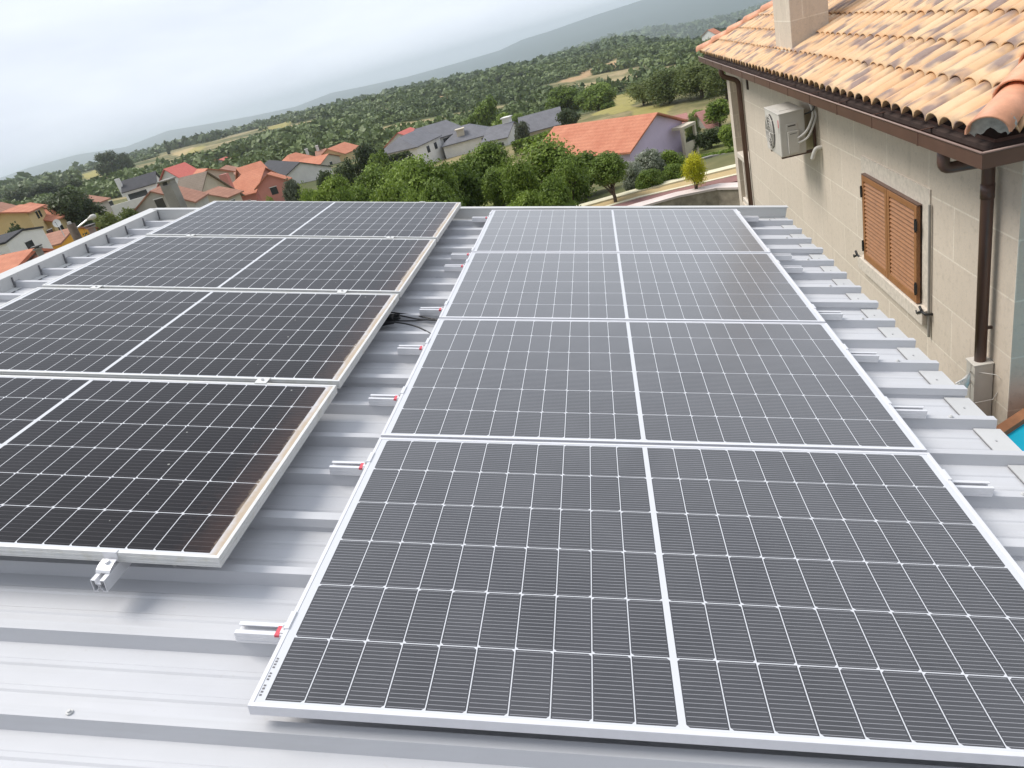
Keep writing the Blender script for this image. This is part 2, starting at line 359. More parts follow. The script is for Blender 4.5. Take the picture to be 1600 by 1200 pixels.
M = dict(
    sheet=mat_sheet(), plate=simple('closure_paint', (0.54, 0.54, 0.535), 0.5, 0, 0.06, 4), flash=simple('white_flashing', (0.58, 0.58, 0.57), 0.45, 0, 0.05, 3),
    seam=simple('dark_sealant', (0.16, 0.16, 0.17), 0.7, 0, 0.1),
    alu=mat_alu('mill_aluminium', (0.80, 0.80, 0.82), 0.32, 0.3), frame=mat_alu('anodised_frame', (0.74, 0.74, 0.77), 0.42, 0.15),
    oldframe=mat_alu('weathered_frame', (0.73, 0.73, 0.715), 0.42, 0.15, True),
    back=simple('white_backsheet', (0.7, 0.7, 0.7), 0.6), wallw=simple('shed_render', (0.6, 0.58, 0.54), 0.9, 0, 0.08, 2),
    newcell=mat_cells('new_cell_glass', 1.908, 1.134, 20, 0.0915, 0.1835, 0.014, 16, (0.024, 0.024, 0.029), (0.27, 0.27, 0.29), 0.00125, 0.45, 0.25, False),
    oldcell=mat_cells('old_cell_glass', 2.094, 1.038, 24, 0.0838, 0.1670, 0.014, 9, (0.0085, 0.007, 0.0085), (0.075, 0.07, 0.075), 0.0013, 0.20, 0.18, True),
    red=simple('red_tape', (0.62, 0.09, 0.12), 0.5), black=simple('black_cable', (0.012, 0.012, 0.014), 0.45), steel=mat_alu('bolt_steel', (0.55, 0.55, 0.55), 0.3, 0.8),
    granite=mat_granite(), tiles=mat_tiles(), dark=simple('dark_void', (0.055, 0.034, 0.028), 0.9),
    hip=simple('hip_tile_clay', (0.68, 0.33, 0.20), 0.55, 0, 0.25, 5), mortar=simple('mortar', (0.35, 0.35, 0.32), 0.9, 0, 0.35, 14),
    gutter=simple('brown_gutter_enamel', (0.115, 0.062, 0.047), 0.35, 0, 0.12, 4), gutrim=simple('gutter_rim_highlight', (0.27, 0.18, 0.15), 0.45, 0, 0.15, 6),  # gutter rim: its highlight is put into a lighter brown
    shutter=simple('wood_tone_shutter', (0.33, 0.15, 0.06), 0.5, 0, 0.10, 9), slat=simple('wood_tone_slat', (0.32, 0.145, 0.06), 0.5, 0, 0.14, 14),
    acw=simple('ac_casing', (0.60, 0.57, 0.52), 0.5, 0, 0.06, 6), acd=simple('ac_dark', (0.10, 0.095, 0.09), 0.6), pipew=simple('pipe_wrap', (0.62, 0.60, 0.56), 0.6),
    stonetrim=simple('pale_granite_trim', (0.62, 0.555, 0.475), 0.85, 0, 0.14, 25), iron=simple('black_iron', (0.02, 0.02, 0.022), 0.5),
    glass=simple('window_glass', (0.03, 0.035, 0.04), 0.08, 0, 0.1, 3), ground=mat_ground(),
    yard=mat_field('yard_earth', (0.16, 0.13, 0.08), (0.12, 0.13, 0.06)), grass=mat_field('meadow_grass', (0.12, 0.15, 0.04), (0.20, 0.20, 0.07)),
    straw=mat_field('dry_straw', (0.42, 0.31, 0.16), (0.52, 0.40, 0.22)), ochre=mat_field('bare_ochre_soil', (0.42, 0.27, 0.15), (0.50, 0.34, 0.20)),
    ygrass=mat_field('yellow_meadow', (0.30, 0.27, 0.08), (0.40, 0.34, 0.13)),
    asphalt=simple('red_pavement', (0.25, 0.125, 0.11), 0.9, 0, 0.12, 2), coping=simple('white_coping', (0.66, 0.56, 0.52), 0.8, 0, 0.1, 2),
    ycoping=simple('cream_coping', (0.66, 0.61, 0.44), 0.8, 0, 0.1, 2), pool=simple('pool_water', (0.01, 0.42, 0.60), 0.12, 0, 0.1, 3), board=simple('timber_edging', (0.30, 0.13, 0.06), 0.7, 0, 0.2, 8),
    bark=simple('bark', (0.10, 0.075, 0.055), 0.9, 0, 0.3, 12),
    lily=simple('lilac_render', (0.70, 0.58, 0.75), 0.85, 0, 0.05, 1), cream=simple('cream_render', (0.60, 0.53, 0.42), 0.85, 0, 0.08, 1), white=simple('white_render', (0.78, 0.77, 0.74), 0.85, 0, 0.06, 1),
    pink=simple('salmon_render', (0.58, 0.25, 0.21), 0.85, 0, 0.08, 1), yellow=simple('orange_render', (0.78, 0.42, 0.06), 0.85, 0, 0.06, 1), pale=simple('pale_yellow_render', (0.66, 0.50, 0.25), 0.85, 0, 0.06, 1),
    grey=simple('grey_render', (0.46, 0.44, 0.40), 0.9, 0, 0.12, 1.5), concrete=simple('weathered_concrete', (0.29, 0.275, 0.25), 0.9, 0, 0.22, 2), stone=simple('rough_stone', (0.33, 0.28, 0.22), 0.9, 0, 0.3, 4, bump=0.4),
    orange=mat_rooftile('orange_tiles', (0.47, 0.17, 0.10), (0.60, 0.26, 0.16)), brick=mat_rooftile('old_brown_tiles', (0.30, 0.145, 0.10), (0.44, 0.23, 0.16)),
    slate=mat_rooftile('slate', (0.15, 0.15, 0.165), (0.21, 0.21, 0.23)), darkroof=mat_rooftile('dark_roofing', (0.045, 0.045, 0.05), (0.07, 0.07, 0.08)), brownroof=mat_rooftile('fibre_cement', (0.21, 0.165, 0.13), (0.27, 0.22, 0.175)),
    redroof=mat_rooftile('red_tiles', (0.55, 0.14, 0.12), (0.62, 0.19, 0.15)),
    pinkroof=mat_rooftile('faded_pink_roof', (0.42, 0.20, 0.18), (0.50, 0.26, 0.23)),
)
LEAF = dict(
    mid=mat_leaf('leaf_mid', (0.060, 0.105, 0.015), (0.30, 0.41, 0.072)), bright=mat_leaf('leaf_bright', (0.075, 0.13, 0.015), (0.32, 0.42, 0.07)),
    dark=mat_leaf('leaf_dark', (0.027, 0.046, 0.016), (0.115, 0.150, 0.052)), grey=mat_leaf('leaf_grey', (0.07, 0.085, 0.05), (0.19, 0.215, 0.14)),
    gold=mat_leaf('leaf_gold', (0.34, 0.36, 0.015), (0.85, 0.78, 0.05)), bloom=mat_leaf('leaf_bloom', (0.10, 0.14, 0.06), (0.62, 0.63, 0.54)),
    olive=mat_leaf('leaf_olive', (0.060, 0.092, 0.02), (0.24, 0.28, 0.075)))

# ================================================================== the shed roof
BE = 0.2233
def RP(u, y, h): return Vector((u*math.cos(BE)+h*math.sin(BE), y, -u*math.sin(BE)+h*math.cos(BE)))
UL, UR, YN, YF = -2.90, 2.315, -2.60, 4.70
HT, HB = -0.065, -0.105
shed = empty('metal_roofed_shed', (0, 0, -3.2), 'low shed whose white ribbed metal roof carries all the solar panels', 'shed')
def frame_child(o, parent, rx=BE):   # a part modelled in roof coordinates
    o.parent = parent; o.rotation_euler = (0, rx, 0); o.location = -parent.location; return o
m = MB(); pr = []
k0, k1 = int(math.floor(YN/.25)), int(math.ceil(YF/.25))
for k in range(k0, k1):
    y0 = k*.25 - 0.027
    for dy, h in ((0, HB), (.011, HT), (.041, HT), (.052, HB), (.100, HB), (.106, HB+.0035), (.118, HB+.0035), (.124, HB), (.178, HB), (.184, HB+.0035), (.196, HB+.0035), (.202, HB)):
        if YN <= y0+dy <= YF: pr.append((y0+dy, h))
top = [(UL, y, h) for y, h in pr]; 
bm = m.bm
A = [bm.verts.new((UL, y, h)) for y, h in pr]; B = [bm.verts.new((UR, y, h)) for y, h in pr]
for i in range(len(pr)-1): bm.faces.new((A[i], B[i], B[i+1], A[i+1]))
sheet = frame_child(m.build('roof_sheet', M['sheet']), shed)
sol = sheet.modifiers.new('thickness', 'SOLIDIFY'); sol.thickness = 0.0012; sol.offset = -1
# side laps every fourth rib
for k in range(k0, k1):
    if k % 4 != 3: continue
    m = MB(); y0 = k*.25-.027; e = .003
    pl = [(y0+.003-e, HB+.016), (y0+.011-e, HT+e), (y0+.041+e, HT+e), (y0+.052+e, HB+.003), (y0+.052, HB+.0005), (y0+.041, HT+.0005), (y0+.011, HT+.0005), (y0+.003, HB+.016)]
    m.prism([(UL, y, h) for y, h in pl], (UR-UL+.004, 0, 0))
    frame_child(m.build('sheet_lap', M['sheet']), shed)
# far flashing along the roof's end, left flashing scribed over the ribs, closure plates at the low end
m = MB(); m.box((UL-.03, YF, HB-.05), (UR, YF+.003, -.018)); m.box((UL-.03, YF-.004, -.018), (UR+.01, YF+.055, -.014)); m.box((UL-.03, YF+.052, -.16), (UR+.01, YF+.055, -.018))
m.box((UL, YF-.07, HB+.0045), (UR, YF, HB+.0065))
frame_child(m.build('end_flashing', M['flash']), shed)
m = MB(); HL = -.022
m.box((UL-.09, YN, HL), (UL+.006, YF+.055, HL+.004)); m.box((UL-.09, YN, -.30), (UL-.087, YF+.055, HL)); 

for k in range(k0, k1):
    sm = MB()
    a = max(YN, k*.25-.027+.053); b = min(YF, (k+1)*.25-.027-.001)
    if b <= a: continue
    m.box((UL+.003, a, HB+.004), (UL+.006, b, HL)); m.box((UL+.006, a+.004, HB+.004), (UL+.055, b-.004, HB+.0065))
    m.box((UL+.003, b, HT+.001), (UL+.006, b+.053, HL))
    sm.box((UL+.006, b-.006, HB+.004), (UL+.014, b+.001, HL-.01))
    frame_child(sm.build('sealant_bead', M['seam']), shed)
    sm = MB(); sm.box((UL+.055, a+.02, HB+.0040), (UL+.060, min(a+.13, b), HB+.0062)); frame_child(sm.build('seam_edge', M['seam']), shed)
frame_child(m.build('edge_flashing', M['flash']), shed)
for k in range(k0, k1):
    m = MB(); sm = MB()
    a = max(YN, k*.25-.027+.054); b = min(YF, (k+1)*.25-.027-.002)
    if b-a < .05: continue
    m.box((UR-.085, a, HB+.0045), (UR+.012, b, HB+.008)); m.box((UR+.009, a, HB-.05), (UR+.012, b, HB+.0045))
    sm.box((UR-.090, a+.05, HB+.0044), (UR-.0872, b-.01, HB+.0065)); sc_ = MB(); sc_.tube([(UR-.047, a+.103, HB+.008), (UR-.047, a+.103, HB+.0105)], .004, 8)
    cp = frame_child(m.build('closure_plate', M['plate']), shed); sm.build('plate_seam', M['seam'], cp); sc_.build('rivet', M['steel'], cp)
m = MB((0, 0, -3.2))
a, b = RP(UL-.06, 0, -.135), RP(UR-.12, 0, -.135)
m.hexa([(a.x, YN+.1, -3.3), (b.x, YN+.1, -3.3), (b.x, YF-.02, -3.3), (a.x, YF-.02, -3.3), (a.x, YN+.1, a.z), (b.x, YN+.1, b.z), (b.x, YF-.02, b.z), (a.x, YF-.02, a.z)])
m.build('wall', M['wallw'], shed)
rr = random.Random(4); m = MB(); m.tube([(0, 0, .0), (0, 0, .0035), (0, 0, .0036), (0, 0, .008)], [.008, .008, .0045, .004], 8)
scr = m.build('roofing_screw', M['flash']); first = True
for k in range(k0, k1):
    for u in (-2.5, -.45, 2.15):
        y = k*.25 - .001
        if k % 2 or not (YN < y < YF): continue
        o = scr if first else scr.copy()
        if not first: COL.objects.link(o)
        first = False; o.parent = shed; o.rotation_euler = (0, BE, 0); o.location = RP(u+rr.uniform(-.01, .01), y, HT+.0004) - shed.location

# ================================================================== solar panels
def make_panel(W, H, T, cell, fmat, lip=.011, grooves=False):
    root = empty('solar_panel'); root.rotation_euler = (0, BE, 0)
    m = MB()
    m.box((0, 0, -T), (W, lip, 0)); m.box((0, H-lip, -T), (W, H, 0)); m.box((0, lip, -T), (lip, H-lip, 0)); m.box((W-lip, lip, -T), (W, H-lip, 0))
    if grooves:
        for z in (-.010, -.020, -.030):
            m.box((W, .002, z-.0012), (W+.0015, H-.002, z)); m.box((.002, -.0015, z-.0012), (W-.002, 0, z))
    m.box((lip, lip, -T), (W-lip, lip+.022, -T+.002)); m.box((lip, H-lip-.022, -T), (W-lip, H-lip, -T+.002))
    m.build('frame', fmat, root, bevel=.0009)
    m = MB(); a = lip; z = -.0016
    m.face([(a, a, z), (W-a, a, z), (W-a, H-a, z), (a, H-a, z)], 0, [(a, a), (W-a, a), (W-a, H-a), (a, H-a)])
    g = m.build('glass', cell, root)
    m = MB(); m.box((a, a, -.007), (W-a, H-a, -.0055)); 
    for fx in (.46, .5, .54): m.box((W*fx-.02, H*.8, -.022), (W*fx+.02, H*.9, -.007))
    m.build('backsheet', M['back'], root)
    return root
newp = make_panel(1.908, 1.134, .030, M['newcell'], M['frame'])
nm = ['nearest', 'second', 'third', 'farthest']
GN, GO = 'clean solar panels in the right-hand column', 'older dusty solar panels in the left-hand column'
for i in range(4):
    o = newp if i == 0 else copy_tree(newp)
    o.location = (0, i*(1.134+.0155), 0)
    tag(o, ['large clean solar panel at the front of the right-hand column, its cell lines plainly seen', 'second clean panel from the front in the right-hand column',
            'third clean panel from the front in the right-hand column', 'farthest clean panel of the right-hand column, by the roof end'][i], 'solar panel', GN)
oldp = make_panel(2.094, 1.038, .035, M['oldcell'], M['oldframe'], grooves=True)
BE2 = 0.2337; OR = Vector((-0.2469-2.094*math.cos(BE2), .4225, .0963+2.094*math.sin(BE2)))
def LP(u, v, h): return OR + Vector((u*math.cos(BE2)+h*math.sin(BE2), v, -u*math.sin(BE2)+h*math.cos(BE2)))
G2 = .0345
for i in range(4):
    o = oldp if i == 0 else copy_tree(oldp)
    o.rotation_euler = (0, BE2, 0); o.location = LP(0, i*(1.038+G2), 0)
    tag(o, ['nearest dusty panel of the left-hand column, brown grime along its right edge', 'second dusty panel from the front on the left, beside the black cables',
            'third dusty panel from the front in the left-hand column', 'farthest dusty panel of the left-hand column, nearest the village'][i], 'solar panel', GO)
# serial sticker printed on the nearest new panel
m = MB()
rr = random.Random(11)
for i in range(13):
    if i in (4, 8): continue
    y = .028+i*.0085; m.face([(.0145, y, -.0012), (.0205, y, -.0012), (.0205, y+rr.uniform(.003, .006), -.0012), (.0145, y+.005, -.0012)])
m.build('serial_print', M['seam'], newp)

# ---- short rails with clamps under the new panels (local: x away from the panel edge, z=0 at the panel's underside)
def make_short_rail(sgn):
    root = empty('mounting_rail'); root.rotation_euler = (0, BE, 0)
    m = MB(); x0, x1 = (-.143, .25); wv = .040
    if sgn > 0: x0, x1 = -.25, .143
    H = .033
    m.box((x0, 0, -H), (x1, .0025, 0)); m.box((x0, wv-.0025, -H), (x1, wv, 0)); m.box((x0, .0025, -H), (x1, wv-.0025, -H+.003))
    m.box((x0, .0025, -.0025), (x1, .012, 0)); m.box((x0, wv-.012, -.0025), (x1, wv-.0025, 0)); m.box((x0, .0025, -.016), (x1, wv-.0025, -.014))
    m.box((x0, -.0012, -.014), (x1, 0, -.012)); m.box((x0, -.0012, -.027), (x1, 0, -.025))
    m.build('rail', M['alu'], root)
    e = sgn  # edge at x=0
    m = MB(); xa, xb = sorted((e*.001, e*.022))
    m.box((xa, -.004, 0), (xb, .056, .0275)) if False else None
    xa, xb = sorted((e*.0008, e*.004)); m.box((xa, -.006, -.002), (xb, .052, .031))
    xa, xb = sorted((-e*.010, e*.004)); m.box((xa, -.006, .0305), (xb, .052, .0335))
    xa, xb = sorted((e*.004, e*.024)); m.box((xa, .006, .0006), (xb, .040, .004))
    m.build('end_clamp', M['alu'], root, bevel=.0008)
    m = MB(); m.tube([(e*.014, .020, .004), (e*.014, .020, .012)], .006, 8); m.build('bolt', M['steel'], root)
    if sgn < 0:
        m = MB(); m.box((-.036, .0026, .0003), (-.024, wv-.010, .0012)); m.box((-.036, -.0016, -.006), (-.024, .0026, .0012)); m.build('tape', M['red'], root)
    return root
rl, rrg = make_short_rail(-1), make_short_rail(1)
ks = [1, 4, 6, 8, 10, 13, 14, 18]
wordsL = ['nearest short rail on the left edge of the clean panels, red tape on top', 'second short rail on the left edge of the clean panels, rear of nearest panel',
  'third short rail on the left edge, at the front of the second clean panel', 'fourth short rail on the left edge, at the rear of the second clean panel',
  'fifth short rail on the left edge, just behind where the black cables go under', 'sixth short rail on the left edge, nearer of a close pair',
  'seventh short rail on the left edge, farther of a close pair', 'last short rail on the left edge, beside the end flashing']
wordsR = ['', 'first visible short rail on the right edge, at the rear of the nearest clean panel', 'second visible short rail on the right edge, beside the second clean panel',
  'third visible short rail on the right edge, rear part of the second clean panel', 'fourth visible short rail on the right edge, front of the third clean panel',
  'fifth visible short rail on the right edge, the nearer of a close pair', 'sixth visible short rail on the right edge, the farther of a close pair', 'farthest short rail on the right edge, beside the end flashing']
for s, proto, words, u in ((-1, rl, wordsL, 0.0), (1, rrg, wordsR, 1.908)):
    first = True
    for i, k in enumerate(ks):
        if s > 0 and i == 0: continue
        o = proto if first else copy_tree(proto); first = False
        o.location = RP(u, k*.25-.022 + (0.0 if k < 18 else -.03), -.0305)
        tag(o, words[i], 'mounting rail', 'short rails under the clean panels')

# ---- two long rails under the old panels
def long_rail(u, label):
    root = empty('long_rail', LP(u, 0, -.0355), label, 'mounting rail', 'long rails under the dusty panels'); root.rotation_euler = (0, BE2, 0)
    m = MB(); L = 4.30; y0 = -.075; w_, H = .040, .040; t_ = .0022
    m.box((-w_/2, y0, -H), (-w_/2+t_, L, 0)); m.box((w_/2-t_, y0, -H), (w_/2, L, 0))
    m.box((-w_/2+t_, y0, -t_), (-.007, L, 0)); m.box((.007, y0, -t_), (w_/2-t_, L, 0))
    m.box((-w_/2+t_, y0, -H), (-.007, L, -H+t_)); m.box((.007, y0, -H), (w_/2-t_, L, -H+t_))
    m.box((-.0085, y0, -.013), (-.007, L, -t_)); m.box((.007, y0, -.013), (.0085, L, -t_)); m.box((-.0085, y0, -.0145), (.0085, L, -.013))
    m.box((-.003, y0, -H+.009), (-.0015, L, -.0145)); m.box((.0015, y0, -H+.009), (.003, L, -.0145))
    m.prism([(-.011, y0, -H+t_), (-.0095, y0, -H+t_), (-.004, y0, -H+.009), (.004, y0, -H+.009), (.0095, y0, -H+t_), (.011, y0, -H+t_), (.0055, y0, -H+.011), (-.0055, y0, -H+.011)], (0, L-y0, 0))
    m.build('rail', M['alu'], root)
    m = MB()   # legs down to the rib tops
    for k in range(2, 18, 3):
        y = k*.25+.0-.42; 
        if y < -.02: continue
        m.box((-.012, y, -H-.055), (.012, y+.03, -H-.0005))
    m.build('support_foot', M['alu'], root)
    c = MB(); T = .0355   # end clamp hugging the front frame
    c.box((-.021, -.0030, .004), (.021, -.0005, T+.0025)); c.box((-.021, -.0005, T), (.021, .009, T+.0025))
    arc = [(-.003, .012)] + [(-.004-.044*math.sin(a), .002+.016*math.cos(a)) for a in [R(x) for x in (5, 25, 45, 65, 85)]]
    for (ya, za), (yb, zb) in zip(arc, arc[1:]): c.hexa([(-.021, ya, za-.0025), (.021, ya, za-.0025), (.021, yb, zb-.0025), (-.021, yb, zb-.0025), (-.021, ya, za), (.021, ya, za), (.021, yb, zb), (-.021, yb, zb)])
    ec = c.build('end_clamp', M['alu'], root)
    b = MB(); b.tube([(0, -.020, .010), (0, -.022, .024)], [.0075, .0072], 10); b.tube([(0, -.0219, .0235), (0, -.0221, .0243)], .0035, 6, mi=0); b.build('bolt', M['alu'], ec)
    for i in (1, 2, 3):
        y = i*(1.038+G2)-G2/2
        c = MB(); c.box((-.025, y-G2/2-.009, T+.0005), (.025, y+G2/2+.009, T+.0035)); c.box((-.025, y-G2/2+.001, .004), (.025, y-G2/2+.003, T+.0005)); c.box((-.025, y+G2/2-.003, .004), (.025, y+G2/2-.001, T+.0005))
        mc = c.build('mid_clamp', M['oldframe'], root, bevel=.0008)
        b = MB(); b.tube([(0, y, T+.0036), (0, y, T+.009)], .006, 8); b.build('bolt', M['steel'], mc)
    y = 4*1.038+3*G2
    c = MB(); c.box((-.025, y-.009, T+.0005), (.025, y+.004, T+.0035)); c.box((-.025, y+.001, .0), (.025, y+.004, T+.0005)); c.build('end_clamp', M['oldframe'], root)
    return root
long_rail(1.775, 'long aluminium rail with hollow end and curved clamp sticking out under nearest dusty panel')
long_rail(.345, 'long aluminium rail under the far left side of the dusty panels, only its clamps showing')

# ---- black cables between the two arrays
def cable(name, pts, r, label=None, cat='cable', mat='black', parent=None, n=8, group=None):
    P = [Vector(p) for p in pts]; out = []
    for i in range(len(P)-1):
        p0, p1, p2, p3 = P[max(i-1, 0)], P[i], P[i+1], P[min(i+2, len(P)-1)]
        for s in range(8):
            t = s/8; out.append(.5*((2*p1)+(-p0+p2)*t+(2*p0-5*p1+4*p2-p3)*t*t+(-p0+3*p1-3*p2+p3)*t**3))
    out.append(P[-1]); m = MB(); m.tube(out, r, n); o = m.build(name, M[mat], parent, smooth=True)
    if label: tag(o, label, cat, group)
    return o
def rp(x, y, h):    # roof point sighted at height h above the panel plane
    n = Vector((math.sin(BE), 0, math.cos(BE))); return Vector(on_plane(x, y, n, n*h))
GC = 'black cables between the two arrays'
for pts, lab in (([(560, 480), (600, 486), (618, 489), (650, 493), (685, 500), (720, 506)], 'uppermost of the black cables running between the two panel columns'),
                 ([(560, 488), (600, 491), (620, 492), (650, 498), (688, 501.5), (720, 508)], 'second black cable from the top, crossing the others near the clean panels'),
                 ([(560, 496), (600, 500), (620, 501), (648, 501), (686, 499), (720, 505)], 'third black cable from the top, bowing slightly downwards'),
                 ([(560, 498), (600, 503), (622, 504), (650, 510), (674, 522), (700, 540)], 'lowest black cable, curving forward to the second clean panel')):
    hs = [-.045, -.05, -.06, -.07, -.065, -.055]
    cable('solar_cable', [rp(x, y, h) for (x, y), h in zip(pts, hs)], .0042, lab, group=GC)
m = MB(); P = rp(604, 500, -.06); m.box(tuple(P+Vector((-.06, -.03, -.02))), tuple(P+Vector((.045, .02, .02)))); m.tube([P+Vector((.04, -.01, 0)), P+Vector((.08, -.01, 0))], .009, 8)
m.tube([P+Vector((.04, .01, .006)), P+Vector((.075, .01, .008))], .009, 8)
tag(m.build('cable_connector', M['black'], bevel=.003), 'black plug connector under the dusty panel edge where the cables come out', 'connector')

# ================================================================== the granite house on the right
XW, YC, YE, YP = 3.5, 3.86, 13.1, 14.7
house = empty('granite_house', (XW, YC, -7), 'granite clad house with a mottled clay tile roof and closed wooden shutters', 'house')
O = (XW, YC, -7)
def hb(name, mat, fn, parent=house, **k):
    m = MB(O if parent is house else O); fn(m); o = m.build(name, M[mat], parent, **k); return o
def wallf(m):
    m.box((XW, YC, -7), (12.5, YE, -.12))
    m.box((XW+1.3, YE, -7), (12.5, YP, -.12))          # recessed porch behind the far pipe
    m.box((XW, YE, -7), (XW+1.3, YP, -3.05)); m.box((XW, YE, -.55), (XW+1.3, YP, -.12)); m.box((XW, YP-.32, -3.05), (XW+.32, YP, -.55))
hb('wall', 'granite', wallf)
def balus(m):
    m.box((XW+.02, YE+.02, -3.0499), (XW+.20, YP-.321, -2.95)); m.box((XW+.0, YE+.02, -2.12), (XW+.2, YP-.321, -2.0))
    for i in range(6):
        y = YE+.16+i*.19
        m.box((XW+.06, y-.045, -2.95), (XW+.15, y+.045, -2.12))
hb('balustrade', 'stonetrim', balus, bevel=.015)
# window surround, sill and shutters
Y0, Y1, Z0, Z1 = 5.34, 6.73, -1.875, -.955
def surr(m):
    m.box((XW-.012, Y0-.15, Z1+.0), (XW, Y1+.12, Z1+.17)); m.box((XW-.012, Y0-.15, Z0-.0), (XW, Y0-.005, Z1)); m.box((XW-.012, Y1+.005, Z0), (XW, Y1+.12, Z1))
hb('window_surround', 'stonetrim', surr)
hb('window_sill', 'stonetrim', lambda m: m.box((XW-.07, Y0-.15, Z0-.14), (XW, Y1+.15, Z0-.0)), bevel=.008)
def leaf(y0, y1):
    XL = XW-.02
    m = MB(O); f = .052; d = .034
    m.box((XL-d, y0, Z0+.01), (XL, y0+f, Z1)); m.box((XL-d, y1-f, Z0+.01), (XL, y1, Z1)); m.box((XL-d, y0+f, Z0+.01), (XL, y1-f, Z0+.085)); m.box((XL-d, y0+f, Z1-.055), (XL, y1-f, Z1))
    s = m.build('shutter', M['shutter'], house, bevel=.003)
    m = MB(O); z = Z0+.085; n = 19; p = (Z1-.055-z)/n
    for i in range(n):
        a = z+i*p; m.hexa([(XL-.032, y0+f, a+.002), (XL-.032, y1-f, a+.002), (XL-.006, y1-f, a+p*.95), (XL-.006, y0+f, a+p*.95), (XL-.032, y0+f, a+.007), (XL-.032, y1-f, a+.007), (XL-.006, y1-f, a+p*.95+.007), (XL-.006, y0+f, a+p*.95+.007)])
    m.box((XL-.004, y0+f, Z0+.085), (XL-.001, y1-f, Z1-.055)); m.build('louvres', M['slat'], s)
    return s
mid = (Y0+Y1)/2
sa, sb = leaf(mid+.004, Y1-.012), leaf(Y0+.012, mid-.004)
for s, y in ((sa, Y1-.012), (sb, Y0+.012)):
    for z in (Z1-.17, Z0+.16):
        m = MB(O); m.box((XW-.066, y-.022, z-.045), (XW-.054, y+.022, z+.045)); m.tube([(XW-.062, y, z-.06), (XW-.062, y, z+.06)], .009, 8); m.build('hinge', M['iron'], s)
hb('shutter_track', 'gutter', lambda m: (m.box((XW-.05, Y1-.010, Z0), (XW, Y1+.004, Z1+.012)), m.box((XW-.05, Y0-.004, Z1+.0005), (XW, Y1-.0105, Z1+.012))))
hb('vertical_conduit', 'concrete', lambda m: m.tube([(XW-.02, Y0-.17, Z1+.05), (XW-.02, Y0-.17, Z0-.25)], .012, 8))
for px, py, lab in ((1344, 400, ''), (1446, 489, '')):
    P = Vector(on_x(px, py, XW-.04)); m = MB(O)
    m.tube([P+Vector((.04, -.05, .0)), P+Vector((-.02, -.05, .01)), P+Vector((-.03, 0, .02))], .012, 8); m.tube([P+Vector((-.03, 0, .02)), P+Vector((-.03, .06, -.01)), P+Vector((-.03, .10, -.035)), P+Vector((-.03, .12, -.015))], [.012, .012, .011, .009], 8)
    m.tube([P+Vector((-.03, .0, .02)), P+Vector((-.03, .05, .05))], .012, 8)
    m.build('shutter_stay', M['iron'], house, smooth=True)
# roof of clay tiles
SL = .42; XE, ZE = 3.15, -.068; TW = .205; TR = .325   # tile width, exposure (horizontal)
YA, YB = 3.56, 15.25
def tile_slope(length, rows, seg=8):
    """V,F,UV in slope coords (x up-slope horizontal distance, y along the eave 0..length)"""
    V, F, UV = [], [], []; n = int(round(length/TW)); ny = n*seg
    prof = np.array([math.sqrt(max(0, 1-((2*(j % seg)/seg)-1)**2)) for j in range(ny+1)])
    ys = np.arange(ny+1)*TW/seg
    for r in range(rows):
        x0, x1 = r*TR-.02, (r+1)*TR+.03; b = len(V)
        rr_ = np.random.RandomState(r); jit = np.repeat(rr_.uniform(-.006, .006, n+1), seg)[:ny+1]
        for q in range(4):
            t = q/3; x = x0+(x1-x0)*t
            for j in range(ny+1):
                V.append((x+jit[j], ys[j], x*SL + .062*prof[j] + .026*(1-t) + (0 if r else .0)))
        for q in range(3):
            for j in range(ny):
                a = b+q*(ny+1)+j; F.append((a, a+1, a+ny+2, a+ny+1))
                for (jj, tt) in ((j, q/3), (j+1, q/3), (j+1, (q+1)/3), (j, (q+1)/3)): UV.append((jj/seg*0.9999+(0 if jj == j else -.002), r+.02+tt*.96))
    return np.array(V), F, UV
def clip(o, planes):
    bm = bmesh.new(); bm.from_mesh(o.data)
    for co, no in planes: bmesh.ops.bisect_plane(bm, geom=bm.verts[:]+bm.edges[:]+bm.faces[:], plane_co=co, plane_no=no, clear_outer=True)
    bm.to_mesh(o.data); bm.free()
V, F, UV = tile_slope(YB-YA, 15); V = V + np.array([XE, YA, ZE]) - np.array(O)
ro = link('roof', np_mesh('roof', V, F, uv=UV), M['tiles'], house, True)
clip(ro, [((XE-O[0]-.045, YA-O[1]+.045, 0), (1, -1, 0)), ((XE-O[0], YB-O[1], 0), (1, 1, 0))])
V, F, UV = tile_slope(9.6, 15); V = np.stack([V[:, 1]+XE-.05, V[:, 0]+YA, V[:, 2]+ZE], 1) - np.array(O)
rf = link('roof', np_mesh('roof', V, [f[::-1] for f in F], uv=[UV[i*4+j] for i in range(len(F)) for j in (3, 2, 1, 0)]), M['tiles'], house, True)
clip(rf, [((XE-O[0]+.045, YA-O[1]-.045, 0), (-1, 1, 0)), ((XE+9.4-O[0], YA-O[1], 0), (1, 1, 0))])
for o in (ro, rf):
    md = o.modifiers.new('thickness', 'SOLIDIFY'); md.thickness = .013; md.offset = -1
